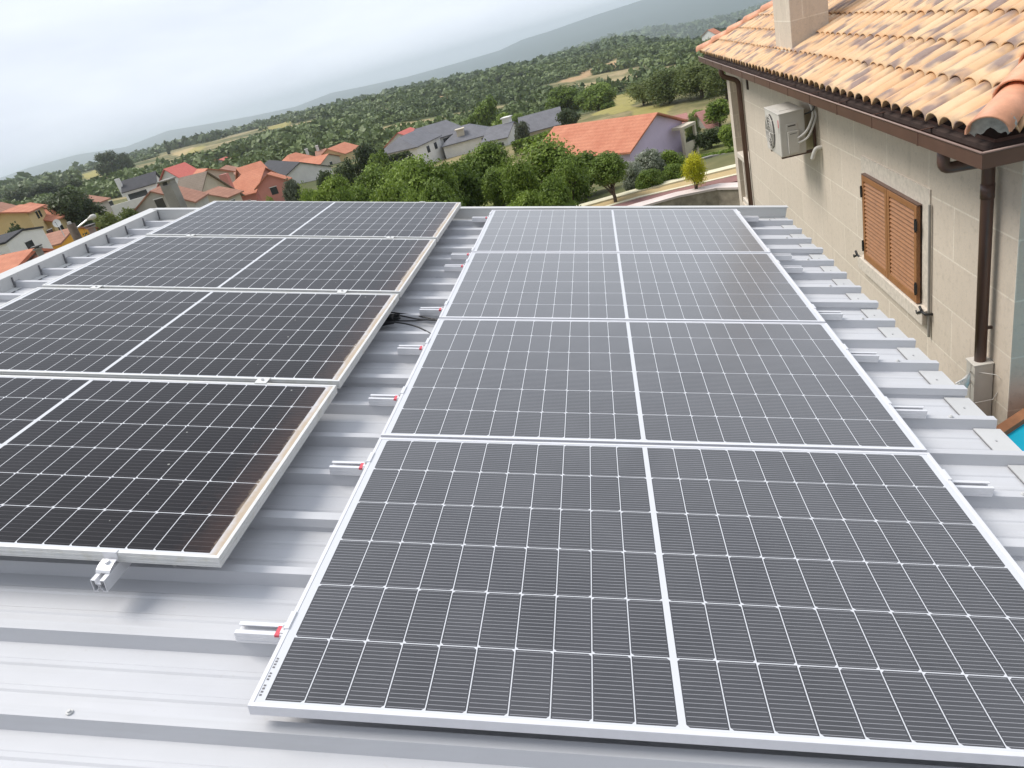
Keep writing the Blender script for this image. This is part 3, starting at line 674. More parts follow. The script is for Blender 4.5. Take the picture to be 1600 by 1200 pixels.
# decking under the tiles + eave board
T_ = 4.6
def deck(m):
    z = ZE-.045; a, b = XE+.03, YA+.03; c = YB-.03; e = XE+9.35
    base = [(a, b, z), (e, b, z), (e, c, z), (a, c, z)]
    r1, r2 = (a+T_, b+T_, z+T_*SL), (a+T_, c-T_, z+T_*SL)
    m.face([base[0], base[3], r2, r1]); m.face([base[0], r1, (e-T_, b+T_, z+T_*SL), base[1]]); m.face([base[3], base[2], (e-T_, c-T_, z+T_*SL), r2]); m.face([base[1], (e-T_, b+T_, z+T_*SL), (e-T_, c-T_, z+T_*SL), base[2]])
    m.box((a, b, z-.03), (e, c, z-.001)); m.face([r1, r2, (e-T_, c-T_, z+T_*SL), (e-T_, b+T_, z+T_*SL)])
hb('roof_deck', 'dark', deck)
hb('soffit', 'granite', lambda m: m.box((XE+.14, YA+.14, -.155), (XE+9.2, YB-.14, -.1205)))
# hip tiles
def hips(m, x0, y0, sy, n=14):
    d = Vector((1, sy, SL)).normalized(); sd_ = Vector((sy, -1, 0)).normalized(); up = d.cross(sd_); up = up if up.z > 0 else -up
    for i in range(n):
        a = Vector((x0, y0, ZE+.055))+d*(i*.40-.02); L = .46; ra, rb = .122, .098
        ring = []
        for (c, r_) in ((a+up*.018, ra), (a+d*L, rb)):
            for rr_ in (r_, r_-.014):
                ring.append([m.bm.verts.new(c+sd_*math.cos(t)*rr_+up*(math.sin(t)*rr_*.92-.01)-m.o) for t in [math.pi*k/12 for k in range(13)]])
        oa, ia, ob, ib = ring
        for k in range(12):
            m.bm.faces.new((oa[k], oa[k+1], ob[k+1], ob[k])); m.bm.faces.new((ia[k], ib[k], ib[k+1], ia[k+1])); m.bm.faces.new((oa[k], ia[k], ia[k+1], oa[k+1])); m.bm.faces.new((ob[k], ob[k+1], ib[k+1], ib[k]))
hb('hip_tiles', 'hip', lambda m: hips(m, XE, YA, 1), ro, smooth=True); hb('hip_tiles', 'hip', lambda m: hips(m, XE, YB, -1), ro, smooth=True)
def mort(m):
    d = Vector((1, 1, SL)).normalized(); sd_ = Vector((1, -1, 0)).normalized(); up = d.cross(sd_); up = up if up.z > 0 else -up
    a = Vector((XE, YA, ZE+.055))+up*.012+d*.02; rr_ = random.Random(3)
    for k in range(14):
        t0, t1 = math.pi*k/14, math.pi*(k+1)/14
        f = lambda t: a+sd_*math.cos(t)*.119+up*(math.sin(t)*.108-.01)
        g_ = lambda t: a+sd_*math.cos(t)*.085+up*(math.sin(t)*(.035+.02*math.sin(t*5))-.045)
        m.prism([f(t0), f(t1), g_(t1), g_(t0)], d*.05)
hb('hip_mortar', 'mortar', mort)
# gutters
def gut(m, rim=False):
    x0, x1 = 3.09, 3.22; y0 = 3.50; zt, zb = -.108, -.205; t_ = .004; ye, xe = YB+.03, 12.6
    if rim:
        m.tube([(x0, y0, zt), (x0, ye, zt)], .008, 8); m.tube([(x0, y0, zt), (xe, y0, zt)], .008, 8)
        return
    m.box((x0, y0, zb), (x0+t_, ye, zt)); m.box((x0+t_, y0+.13, zb), (x1, ye, zb+t_)); m.box((x1-t_, y0+.13, zb+t_), (x1, ye, zt+.03))
    m.box((x0+t_, y0, zb), (xe, y0+t_, zt)); m.box((x0+t_, y0+t_, zb), (xe, y0+.13, zb+t_)); m.box((x1, y0+.126, zb+t_), (xe, y0+.13, zt+.03))
    for y in np.arange(4.4, 15, .9): m.box((x0-.003, y, zb-.003), (x1, y+.025, zb)); m.box((x0-.003, y, zb), (x0, y+.025, zt)); m.box((x0, y, zt-.0), (x1, y+.025, zt+.003))
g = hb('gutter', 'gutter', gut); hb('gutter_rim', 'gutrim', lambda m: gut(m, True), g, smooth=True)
def bend(pts, r=.08):
    P = [Vector(p) for p in pts]; out = [P[0]]
    for a, b, c in zip(P, P[1:], P[2:]):
        d1, d2 = (a-b).normalized(), (c-b).normalized()
        for t in (0, .25, .5, .75, 1): out.append((b+d1*r)*(1-t)**2 + b*2*t*(1-t) + (b+d2*r)*t*t)
    out.append(P[-1]); return out
yp = 4.16
def dp(m):
    m.tube(bend([(3.165, yp+.02, -.19), (3.165, yp+.02, -.345), (XW-.07, yp-.02, -.345), (XW-.07, yp-.02, -1.95)], .05), .040, 12)
    m.tube([(XW-.07, yp-.02, -.50), (XW-.07, yp-.02, -.60)], .044, 12)
dpo = hb('downpipe', 'gutter', dp, smooth=True)
hb('pipe_bracket', 'gutter', lambda m: m.box((XW-.03, yp-.03, -1.6), (XW, yp-.01, -1.58)), dpo)
def dp2(m): m.tube(bend([(3.165, YE-.02, -.20), (3.165, YE-.02, -.36), (XW-.06, YE-.03, -.50), (XW-.06, YE-.03, -6.9)], .08), .042, 12)
hb('downpipe', 'gutter', dp2, smooth=True)
# chimney: sighted at its two near base corners on the roof plane
nrm = (-SL, 0, 1)
c0 = on_plane(1240, 83, nrm, (XE, 0, ZE+.03)); c1 = on_plane(1301, 43.5, nrm, (XE, 0, ZE+.03)); c2 = on_plane(1211.5, 81, nrm, (XE, 0, ZE+.03))
cx0, cx1, cy0, cy1 = (c0[0]+c2[0])/2, c1[0], c0[1], c2[1]
ch = hb('chimney', 'granite', lambda m: m.box((cx0, cy0, -.05), (cx1, cy1, 1.55)), bevel=.008)
hb('chimney_cap', 'granite', lambda m: (m.box((cx0-.08, cy0-.08, 1.56), (cx1+.08, cy1+.08, 1.64)), m.box((cx0+.05, cy0+.05, 1.64), (cx1-.05, cy1-.05, 1.85)), m.box((cx0-.06, cy0-.06, 1.85), (cx1+.06, cy1+.06, 1.92))), ch)
hb('lead_flashing', 'mortar', lambda m: [m.tube([(cx0-.01, cy0-.012, ZE+SL*(cx0-XE)+.06), (cx1+.01, cy0-.012, ZE+SL*(cx1-XE)+.06)], .014, 6), m.tube([(cx0-.012, cy0, ZE+SL*(cx0-XE)+.05), (cx0-.012, cy1, ZE+SL*(cx0-XE)+.05)], .018, 6)], ch)
hb('wall_vent', 'dark', lambda m: m.box((XW-.02, YE-.62, -.62), (XW, YE-.52, -.38)))

# ---- pale pipe guard + clear plastic strap at the near corner
m = MB(); m.box((XW-.135, yp-.085, -3.2), (XW-.005, yp+.045, -1.86)); m.box((XW-.142, yp-.092, -1.868), (XW-.003, yp+.052, -1.855)); m.box((XW-.139, yp-.03, -3.2), (XW-.135, yp-.025, -1.87))
tag(m.build('pipe_guard', M['acw'], bevel=.004), 'pale grey square guard round the foot of the near brown downpipe', 'pipe guard')
A_, B_ = RP(UR-.02, 1.78, -.06), Vector((XW-.14, yp-.03, -1.93))
m = MB()
for dz in (0, -.085):
    m.tube([A_+Vector((0, 0, dz)), A_.lerp(B_, .5)+Vector((0, 0, dz-.02)), B_+Vector((0, 0, dz))], .004, 6)
for i in range(9):
    p_ = A_.lerp(B_, (i+.5)/9); m.tube([p_+Vector((0, 0, -.088-.01)), p_+Vector((0, 0, -.012))], .008, 6)
m.tube([B_, B_+Vector((.1, -.16, .03)), B_+Vector((.17, -.15, -.05)), B_+Vector((.12, -.1, -.22)), B_+Vector((.0, -.08, -.24))], .003, 6)
tag(m.build('plastic_strap', M['pipew'], smooth=True), 'translucent ladder-like plastic strap strung from the roof edge to the pipe guard', 'strap')

# ---- air conditioner
ax, ay, az0, az1 = 3.06, 8.42, -.985, -.465; aw = .78; ad = .30
ac = empty('air_conditioner', (XW, ay+aw/2, az0-.06), 'beige outdoor air conditioning unit bracketed to the granite wall', 'air conditioner')
OA = (XW, ay+aw/2, az0-.06)
m = MB(OA); m.box((ax, ay, az0), (ax+ad, ay+aw, az1)); m.build('casing', M['acw'], ac, bevel=.012)
m = MB(OA); m.box((ax-.006, ay-.006, az1-.004), (ax+ad+.004, ay+aw+.006, az1+.008)); m.box((ax+.05, ay+.2, az1+.008), (ax+.2, ay+.45, az1+.012)); m.build('lid', M['acw'], ac, bevel=.004)
cyv, czv = ay+aw*.62, (az0+az1)/2
m = MB(OA)
for r_ in (.05, .085, .12, .155, .19, .215):
    m.tube([(ax-.022+.0*r_, cyv+r_*math.cos(t), czv+r_*math.sin(t)) for t in [2*math.pi*k/28 for k in range(29)]], .0035, 6, cap=False)
for t in range(8): m.tube([(ax-.024, cyv, czv), (ax-.022, cyv+.215*math.cos(t*.785), czv+.215*math.sin(t*.785)), (ax+.0, cyv+.222*math.cos(t*.785), czv+.222*math.sin(t*.785))], .0035, 6)
m.build('fan_grille', M['acw'], ac, smooth=True)
m = MB(OA); m.tube([(ax-.004, cyv, czv), (ax-.001, cyv, czv)], .215, 32); m.build('fan_opening', M['acd'], ac)
m = MB(OA); m.box((ax+.085, ay-.035, az0+.03), (ax+.215, ay, az0+.30)); m.box((ax+.075, ay-.012, az0+.30), (ax+.205, ay, az1-.13)); m.build('valve_cover', M['acw'], ac, bevel=.006)
m = MB(OA); m.box((ax+.095, ay-.014, az1-.165), (ax+.185, ay-.012, az1-.15)); m.box((ax+.11, ay-.037, az0+.265), (ax+.19, ay-.035, az0+.272)); m.build('handle_slot', M['acd'], ac)
m = MB(OA); m.box((ax+.012, ay+.035, az0+.29), (ax+.0, ay+.055, az0+.40)) ; m.box((ax-.002, ay+.035, az1-.16), (ax, ay+.07, az1-.07)); m.build('badge', M['red'], ac)
for yy in (ay+.08, ay+aw-.12):
    m = MB(OA); m.box((ax+.02, yy, az0-.035), (XW, yy+.035, az0-.001)); m.box((XW-.03, yy, az0-.035), (XW, yy+.035, az0+.4)); m.build('bracket', M['gutter'], ac)
cable('refrigerant_pipe', [Vector(p)-Vector(OA) for p in ((ax+.20, ay-.03, az0+.20), (ax+.30, ay-.06, az0+.27), (ax+.38, ay-.05, az0+.42), (XW-.06, ay-.01, az1+.02), (XW-.05, ay+.12, az1+.05), (XW, ay+.2, az1+.0))], .016, None, mat='pipew', parent=ac)
cable('refrigerant_pipe', [Vector(p)-Vector(OA) for p in ((ax+.20, ay-.03, az0+.14), (ax+.31, ay-.07, az0+.20), (ax+.41, ay-.06, az0+.40), (XW-.03, ay-.03, az1-.04), (XW-.03, ay+.10, az1+.02), (XW, ay+.2, az1-.04))], .014, None, mat='pipew', parent=ac)
cable('power_cable', [Vector(p)-Vector(OA) for p in ((ax+.30, ay-.0, az1-.06), (XW-.05, ay-.06, az1-.02), (XW-.03, ay-.04, az1+.12), (XW-.03, ay-.05, -.16))], .008, None, mat='black', parent=ac)
cable('drain_elbow', [Vector(p)-Vector(OA) for p in ((XW, ay-.14, az0+.05), (XW-.06, ay-.14, az0+.05), (XW-.09, ay-.13, az0-.0), (XW-.11, ay-.12, az0-.07))], .026, None, mat='pipew', parent=ac)


# ================================================================== terrain
AZ = np.array([-60, -50, -42, -35, -25, -15, -5, 2, 8, 15, 30], float)
RG = np.array([0, 8, 20, 25, 28, 35, 45, 60, 90, 130, 200, 350, 600, 1000, 1300, 1700, 3000, 4500, 7000, 9500], float)
ZT = np.array([
 [-3.3]*11,
 [-3.3]*11,
 [-4.0,-4.0,-4.1,-4.3,-4.6,-5.6,-6.4,-6.7,-6.8,-6.8,-6.8],
 [-4.7,-4.7,-4.8,-5.0,-5.2,-6.1,-6.6,-6.8,-6.9,-6.9,-6.9],
 [-5.1,-5.1,-5.1,-5.2,-5.5,-6.2,-5.8,-5.5,-5.5,-5.5,-5.5],
 [-6.0,-6.0,-6.0,-6.1,-6.3,-6.6,-6.4,-6.2,-5.9,-5.7,-5.7],
 [-6.0,-6.0,-6.1,-6.4,-6.9,-7.3,-7.8,-8.4,-8.4,-8.4,-8.4],
 [-6.5,-6.5,-6.6,-7.2,-8.2,-9.0,-9.6,-10.4,-10.6,-10.6,-10.6],
 [-6.8,-6.8,-7.2,-8.2,-10,-11.5,-12,-12.2,-12.2,-12.2,-12.2],
 [-7.2,-7.2,-7.8,-9.2,-11.4,-13.8,-14,-13.3,-13,-13,-13],
 [-8,-8,-8.6,-10.5,-14,-17.5,-20,-21,-21,-21,-20],
 [-8,-8,-8.5,-11,-14.5,-18,-25,-29,-28,-26,-22],
 [-7,-7,-7,-9.5,-12.5,-16,-24,-26,-37,-33,-30],
 [-5,-5,-5.5,-10.5,-16.5,-24,-35,-33,-70,-75,-60],
 [-12,-12,-12,-14,-20,-30,-50,-50,-100,-110,-90],
 [-40,-40,-40,-45,-60,-70,-90,-90,-130,-135,-120],
 [-70,-70,-70,-80,-100,-110,-115,-104,-128,-135,-130],
 [-90,-90,-90,-100,-120,-150,-170,-180,-190,-190,-190],
 [0]*11, [-150]*11], float)
MA = np.array([-90, -47, -42, -40, -37, -34, -31, -28.5, -25.3, -22.2, -19.4, -17.2, -13.8, -10.2, -6.6, -4.7, -3, .6, 5.2, 12, 40, 90], float)
ME = np.array([.3, .45, .32, .46, .45, .10, .36, .1, -.2, -.39, -.15, -.31, -.5, -.52, -.48, -.18, -.16, .05, .2, .3, .35, .4], float)
def vnoise(x, y, s, seed):
    x, y = np.asarray(x)/s, np.asarray(y)/s; xi, yi = np.floor(x), np.floor(y); fx, fy = x-xi, y-yi
    h = lambda a, b: np.mod(np.sin(a*127.1+b*311.7+seed*74.7)*43758.5453, 1.0)
    fx, fy = fx*fx*(3-2*fx), fy*fy*(3-2*fy)
    return (h(xi, yi)*(1-fx)+h(xi+1, yi)*fx)*(1-fy)+(h(xi, yi+1)*(1-fx)+h(xi+1, yi+1)*fx)*fy
def ground(x, y):
    x, y = np.asarray(x, float), np.asarray(y, float); dx, dy = x-CAM[0], y-CAM[1]
    r = np.hypot(dx, dy); a = np.degrees(np.arctan2(dx, dy))
    ai = np.interp(a, AZ, np.arange(len(AZ))); ri = np.interp(r, RG, np.arange(len(RG)))
    a0 = np.minimum(ai.astype(int), len(AZ)-2); r0 = np.minimum(ri.astype(int), len(RG)-2); fa, fr = ai-a0, ri-r0
    Z = ZT.copy(); Z[18, :] = 0
    z = (Z[r0, a0]*(1-fa)+Z[r0, a0+1]*fa)*(1-fr)+(Z[r0+1, a0]*(1-fa)+Z[r0+1, a0+1]*fa)*fr
    mt = 1.1+7000*np.tan(np.radians(np.interp(a, MA, ME)))
    wgt = np.interp(r, [4500, 7000, 9500], [0, 1, 0]); z = z+mt*wgt
    amp = np.interp(r, [60, 150, 600, 1300, 3000, 7000], [0, .6, 1.8, 3.0, 14, 30])
    z = z+amp*(vnoise(x, y, 60, 1)-.5)*np.interp(r, [1200, 2500], [1, .0]) + amp*(vnoise(x, y, 600, 2)-.5)*np.interp(r, [1200, 2500, 6000, 7000], [0, 1, 1, .0])
    return z
azs = np.concatenate([np.arange(-180, -66, 8), np.arange(-64, 46, .25), np.arange(50, 180, 8)])
rgs = np.concatenate([[0.5, 3, 6, 8], np.arange(10, 60, 1.5), np.geomspace(62, 1500, 230), np.geomspace(1560, 9500, 60)])
AA, RR = np.meshgrid(np.radians(azs), rgs)
X, Y = CAM[0]+RR*np.sin(AA), CAM[1]+RR*np.cos(AA); Z = ground(X, Y)
V = np.stack([X.ravel(), Y.ravel(), Z.ravel()], 1); na = len(azs); nr = len(rgs)
I = np.arange(na*nr).reshape(nr, na); J = np.roll(I, -1, 1)
F = np.stack([I[:-1].ravel(), I[1:].ravel(), J[1:].ravel(), J[:-1].ravel()], 1)[:, ::-1]
V = np.vstack([V, [[CAM[0], CAM[1], -3.3]]]); V_T = V
gr = link('terrain', np_mesh('terrain', V, F), M['ground'], None, True); tag(gr, kind='structure')
def hit(px, py, lift=0.0):
    d = ray(px, py); t = np.geomspace(6, 9000, 4000); P = CAM[None]+d[None]*t[:, None]
    g = ground(P[:, 0], P[:, 1])+lift; i = np.argmax(P[:, 2] < g)
    if P[i, 2] >= g[i]: i = len(t)-1
    return P[i]
def patch(name, poly, mat, lift=.12, n=14, kind='structure'):
    """four sighted corners (pixels) -> sheet draped on the terrain"""
    a, b, c, d = [hit(*q) for q in poly]; V = []
    for i in range(n+1):
        for j in range(n+1):
            u, v = i/n, j/n; p = (a*(1-u)+b*u)*(1-v)+(d*(1-u)+c*u)*v
            V.append((p[0], p[1], float(ground(p[0], p[1]))+lift))
    I = np.arange((n+1)**2).reshape(n+1, n+1); F = np.stack([I[:-1, :-1].ravel(), I[1:, :-1].ravel(), I[1:, 1:].ravel(), I[:-1, 1:].ravel()], 1)
    o = link(name, np_mesh(name, V, F), M[mat], None, True); return tag(o, kind=kind)
FIELDS = [
 ('field', [(893, 123), (935, 103), (972, 92), (968, 103), ], 'ochre'), ('field', [(872, 128), (893, 120), (935, 114), (905, 127)], 'ochre'),
 ('field', [(945, 100), (970, 88), (976, 104), (958, 108)], 'straw'),
 ('field', [(582, 169), (600, 170), (632, 178), (622, 181)], 'ochre'), ('field', [(648, 175), (683, 161), (684, 163), (650, 178)], 'straw'),
 ('field', [(670, 153), (690, 149), (710, 153), (690, 156)], 'ochre'), ('field', [(583, 152), (618, 141), (614, 145), (588, 155)], 'ygrass'),
 ('field', [(952, 153), (990, 138), (1000, 170), (955, 182)], 'ygrass'), ('field', [(835, 155), (850, 150), (852, 157), (824, 166)], 'straw'),
 ('field', [(812, 164), (848, 153), (848, 158), (815, 170)], 'straw'),
 ('field', [(450, 197), (500, 186), (492, 192), (452, 204)], 'straw'), ('field', [(415, 203), (450, 190), (455, 195), (422, 209)], 'ygrass'), ('field', [(462, 205), (500, 200), (506, 207), (470, 212)], 'straw'),
 ('field', [(310, 255), (340, 246), (348, 244), (346, 250)], 'grass'), ('field', [(268, 240), (300, 230), (318, 232), (280, 246)], 'straw'), ('field', [(288, 238), (318, 226), (322, 232), (292, 244)], 'ygrass'),
 ('field', [(120, 275), (160, 262), (190, 262), (140, 280)], 'ygrass'), ('field', [(228, 262), (250, 258), (262, 262), (240, 268)], 'straw'), ('field', [(90, 300), (120, 292), (128, 300), (100, 305)], 'ygrass'),
 ('field', [(1000, 165), (1060, 158), (1068, 182), (1000, 178)], 'ygrass'),
]
def inpoly(x, y, P):
    c = np.zeros(len(x), bool); j = len(P)-1
    for i in range(len(P)):
        c ^= ((P[i, 1] > y) != (P[j, 1] > y)) & (x < (P[j, 0]-P[i, 0])*(y-P[i, 1])/(P[j, 1]-P[i, 1]+1e-12)+P[i, 0]); j = i
    return c
FP = [np.array([hit(*q)[:2] for q in poly]) for _, poly, _m in FIELDS]
soil = np.zeros((len(V_T), 4), np.float32); soil[:, 3] = 1
def cover_dens(x, y): return .3*vnoise(x, y, 40, 9)+.45*vnoise(x, y, 120, 12)+.25*vnoise(x*.5, y*1.6, 60, 17)
def cover_thr(a, r, off_=0):
    lo = np.interp(r, [150, 400, 700, 1300], [.52, .52, .48, .46]); hi = np.interp(r, [150, 400, 700, 1300], [.38, .40, .36, .34])
    k_ = np.interp(a, [-50, -38, -24, -12, 5, 15], [0, -.15, -.1, .75, 1, 1]); return lo*(1-k_)+hi*k_
dx_, dy_ = V_T[:, 0]-CAM[0], V_T[:, 1]-CAM[1]; r_T = np.hypot(dx_, dy_); a_T = np.degrees(np.arctan2(dx_, dy_))
cov = np.clip((cover_dens(V_T[:, 0], V_T[:, 1])-cover_thr(a_T, r_T))/.05+.6, 0, 1)*np.interp(r_T, [140, 200], [0, 1])
wob = np.stack([vnoise(V_T[:, 0], V_T[:, 1], 9, 21)-.5, vnoise(V_T[:, 0], V_T[:, 1], 9, 22)-.5], 1)*7
for (nme, poly, mt), P in zip(FIELDS, FP):
    k_ = inpoly(V_T[:, 0]+wob[:, 0], V_T[:, 1]+wob[:, 1], P); soil[k_, {'straw': 0, 'ochre': 1, 'ygrass': 2, 'grass': 2}[mt]] = 1
cov[(soil[:, :3].sum(1) > 0)] = 0; soil[:, 3] = cov.astype(np.float32)
ca = gr.data.attributes.new('soil', 'FLOAT_COLOR', 'POINT'); ca.data.foreach_set('color', soil.ravel())
patch('lawn', [(700, 328), (720, 296), (770, 292), (790, 328)], 'grass', .05)
patch('lawn', [(1062, 240), (1150, 214), (1150, 232), (1080, 246)], 'grass', .05)

# road, verge and retaining walls beyond the shed: all on level planes ~26-30 m away
ZR = -5.35
def strip(name, top, bot, zt, zb, mat, thick=.06, label=None, cat=None, kind=None):
    m = MB()
    T = [Vector(on_z(x, y, zt)) for x, y in top]; B = [Vector(on_z(x, y, zb)) for x, y in bot]
    for i in range(len(T)-1):
        a, b, c, d = B[i], B[i+1], T[i+1], T[i]
        dn = Vector((0, 0, -thick)); m.hexa([a+dn, b+dn, c+dn, d+dn, a, b, c, d])
    return tag(m.build(name, M[mat]), label, cat, kind=kind)
xs = [(850, 339), (880, 325), (1000, 291), (1150, 256), (1230, 236)]
def off(l, dy): return [(x, y+dy) for x, y in l]
strip('verge', off(xs, 6), off(xs, 15), ZR, ZR, 'straw', .05, kind='structure')
strip('kerb', off(xs, 15), off(xs, 17), ZR+.02, ZR+.02, 'ycoping', .05, kind='structure')
strip('pavement', off(xs, 17), off([(850, 339), (880, 325), (1000, 291), (1150, 256), (1230, 236)], 27), ZR-.004, ZR-.004, 'asphalt', .05, kind='structure')
def wallstrip(name, pxs, z_top, z_bot, thick, mats, labels, cat):
    """wall whose front top edge is sighted; coping child"""
    P = [Vector(on_z(x, y, z_top)) for x, y in pxs]; c = (P[0]+P[-1])/2; root = empty(name, (c.x, c.y, z_bot), labels, cat); o = (c.x, c.y, z_bot)
    m = MB(o); k = MB(o); N = []
    for i in range(len(P)):
        d = (P[min(i+1, len(P)-1)]-P[max(i-1, 0)]).normalized(); n = Vector((-d.y, d.x, 0)); N.append(n if n.y > 0 else -n)
    for a, b, na_, nb_ in zip(P, P[1:], N, N[1:]):
        for mb, z0, z1, s0, s1 in ((m, z_bot, z_top-.08, .04, thick-.04), (k, z_top-.08, z_top, 0, thick)):
            q = [a+na_*s0, b+nb_*s0, b+nb_*s1, a+na_*s1]; mb.hexa([(v.x, v.y, z0) for v in q]+[(v.x, v.y, z1) for v in q])
    m.build('masonry', M[mats[0]], root); k.build('coping', M[mats[1]], root)
wallstrip('retaining_wall', [(950, 337), (1000, 322.5), (1060, 305.5), (1120, 293.5), (1154, 292.5), (1200, 291)], ZR+.05, -7.6, .62, ('stone', 'coping'), 'rough stone retaining wall with wide pale pinkish coping beside the red pavement', 'wall')
wallstrip('garden_wall', [(840, 345), (880, 331), (1000, 297.5), (1150, 260.5), (1230, 241)], ZR+.06, ZR-2, .5, ('grey', 'ycoping'), 'low wall with a bright cream coping between the dry verge and the shrubs', 'wall')
wallstrip('boundary_wall', [(1088, 250), (1112, 243), (1160, 236), (1200, 229)], -6.1, -9.5, .2, ('concrete', 'concrete'), 'grey concrete boundary wall in front of the lilac house lawn, topped by a hedge', 'wall')

# patio, timber edging and pool below the near corner of the granite house
m = MB(); m.box((XW-.9, -1, -3.7), (13, 3.8, -3.05)); tag(m.build('patio', M['concrete']), kind='structure')
ZL = -2.0; P0 = Vector(on_z(1573, 655, ZL)); P1 = Vector(on_z(1602, 636, ZL)); d = (P1-P0).normalized(); n = Vector((d.y, -d.x, 0))
L1 = min(3.0, (3.80-P0.y)/max(d.y, 1e-3)); q0 = P0-d*.9; q1 = P0+d*L1
pl = empty('garden_pool', (q1.x, q1.y-1, -3.05), 'bright blue raised pool with a brown timber rim, at the house corner', 'pool'); oo = tuple(pl.location)
wr = abs((Vector(on_z(1580, 668, ZL))-P0).dot(n))
m = MB(oo); q = [q0, q1, q1+n*wr, q0+n*wr]; m.hexa([(v.x, v.y, -3.04) for v in q]+[(v.x, v.y, ZL) for v in q]); m.build('rim', M['board'], pl)
m = MB(oo); q = [q0+n*wr, q1+n*wr, q1+n*3, q0+n*3]; m.hexa([(v.x, v.y, -3.04) for v in q]+[(v.x, v.y, ZL-.04) for v in q]); m.build('water', M['pool'], pl)

# ================================================================== houses
def building(name, label, cat='house', A=None, B=None, r=100, w1=4, w2=None, d1=2, d2=None, wall='white', roof='orange', hipA=0, hipB=0, over=.35, zb=None, wins=(), chim=(), zA=None, vents=(), group=None):
    """A,B: sighted ridge ends; w = half widths either side of the ridge (1 = nearer side), d = drop of the eave"""
    w2 = w2 or w1; d2 = d2 or d1*w2/w1
    PA = Vector(at_r(*A, r)); PB = Vector(on_z(*B, PA.z)); ax_ = (PB-PA); L = ax_.length; ax_.normalize()
    n = Vector((-ax_.y, ax_.x, 0)); mid_ = (PA+PB)/2
    if n.dot(Vector(CAM)-mid_) < 0: n = -n
    if zb is None: zb = min(float(ground(p.x, p.y)) for p in (PA, PB, PA+n*w1, PB+n*w1)) - .3
    root = empty(name, (mid_.x, mid_.y, zb), label, cat, group); o = tuple(root.location)
    zr = PA.z; up = Vector((0, 0, 1))
    def pt(s, t, z): v = PA+ax_*s+n*t; return Vector((v.x, v.y, z))     # s along the ridge from A, t towards the viewer
    m = MB(o); e1, e2 = zr-d1, zr-d2; s0, s1 = -hipA, L+hipB; th = .14
    for s_ in ((0, 1),):
        base = [pt(s0, w1, zb), pt(s1, w1, zb), pt(s1, -w2, zb), pt(s0, -w2, zb)]
        tp = [pt(s0, w1, e1-th), pt(s1, w1, e1-th), pt(s1, -w2, e2-th), pt(s0, -w2, e2-th)]
        m.hexa(base+tp)
        if not hipA: m.prism([pt(s0, w1, e1-th), pt(s0, 0, zr-th), pt(s0, -w2, e2-th)], ax_*.25)
        if not hipB: m.prism([pt(s1, w1, e1-th), pt(s1, 0, zr-th), pt(s1, -w2, e2-th)], ax_*-.25)
    m.build('wall', M[wall], root)
    m = MB(o); k1, k2 = d1/w1, d2/w2
    oa = -over if not hipA else -hipA-over; ob = L+over if not hipB else L+hipB+over
    ra, rb = (-over if not hipA else 0), (L+over if not hipB else L)
    P = dict(a=pt(ra, 0, zr), b=pt(rb, 0, zr), c=pt(ob, w1+over, e1-k1*over), d=pt(oa, w1+over, e1-k1*over), e=pt(ob, -w2-over, e2-k2*over), f=pt(oa, -w2-over, e2-k2*over))
    dn = Vector((0, 0, -th+.01))
    m.prism([P['a'], P['b'], P['c'], P['d']], dn); m.prism([P['a'], P['f'], P['e'], P['b']], dn)
    if hipA: m.prism([P['a'], P['d'], P['f']], dn)
    if hipB: m.prism([P['b'], P['e'], P['c']], dn)
    rf_ = m.build('roof', M[roof], root)
    for (s, t, w_, h_, c_) in chim:
        m = MB(o); q = [pt(s-w_, t-w_, 0), pt(s+w_, t-w_, 0), pt(s+w_, t+w_, 0), pt(s-w_, t+w_, 0)]; z0 = zr-abs(t)*k1-.4
        m.hexa([(v.x, v.y, z0) for v in q]+[(v.x, v.y, zr+h_) for v in q])
        q = [pt(s-w_*1.3, t-w_*1.3, 0), pt(s+w_*1.3, t-w_*1.3, 0), pt(s+w_*1.3, t+w_*1.3, 0), pt(s-w_*1.3, t+w_*1.3, 0)]; m.hexa([(v.x, v.y, zr+h_) for v in q]+[(v.x, v.y, zr+h_+.15) for v in q])
        m.build('chimney', M[c_], rf_)
    if not wins and L > 3: wins = tuple(('n', L*f_, .7, .9, 1.1) for f_ in ((.3, .7) if L < 8 else (.15, .4, .65, .88)))+(('a', 0, .5, .9, 1.1),)
    for (face, s, z, w_, h_) in wins:    # face: 'n' near long side, 'a'/'b' gable ends; z below eave/ridge
        def bx(mb, w_, h_, p0, p1):
            if face == 'n':
                zt = e1-z; q = [pt(s-w_/2, w1+p0, 0), pt(s+w_/2, w1+p0, 0), pt(s+w_/2, w1+p1, 0), pt(s-w_/2, w1+p1, 0)]
            else:
                zt = e1-z; ss = s0 if face == 'a' else s1; sg = -1 if face == 'a' else 1
                q = [pt(ss+sg*p0, s-w_/2, 0), pt(ss+sg*p0, s+w_/2, 0), pt(ss+sg*p1, s+w_/2, 0), pt(ss+sg*p1, s-w_/2, 0)]
            mb.hexa([(v.x, v.y, zt-h_) for v in q]+[(v.x, v.y, zt) for v in q])
        m = MB(o); bx(m, w_, h_, -.02, .035); f = m.build('window', M['glass'], root)
        m = MB(o)
        w0, h0 = w_, h_
        bx(m, w_+.14, .08, .0, .06)
        f2 = m.build('window_frame', M['white'], f)
    return root, pt
def extra(root, name, mat, fn, parent=None):
    m = MB(tuple(root.location)); fn(m); return m.build(name, M[mat], parent or root)

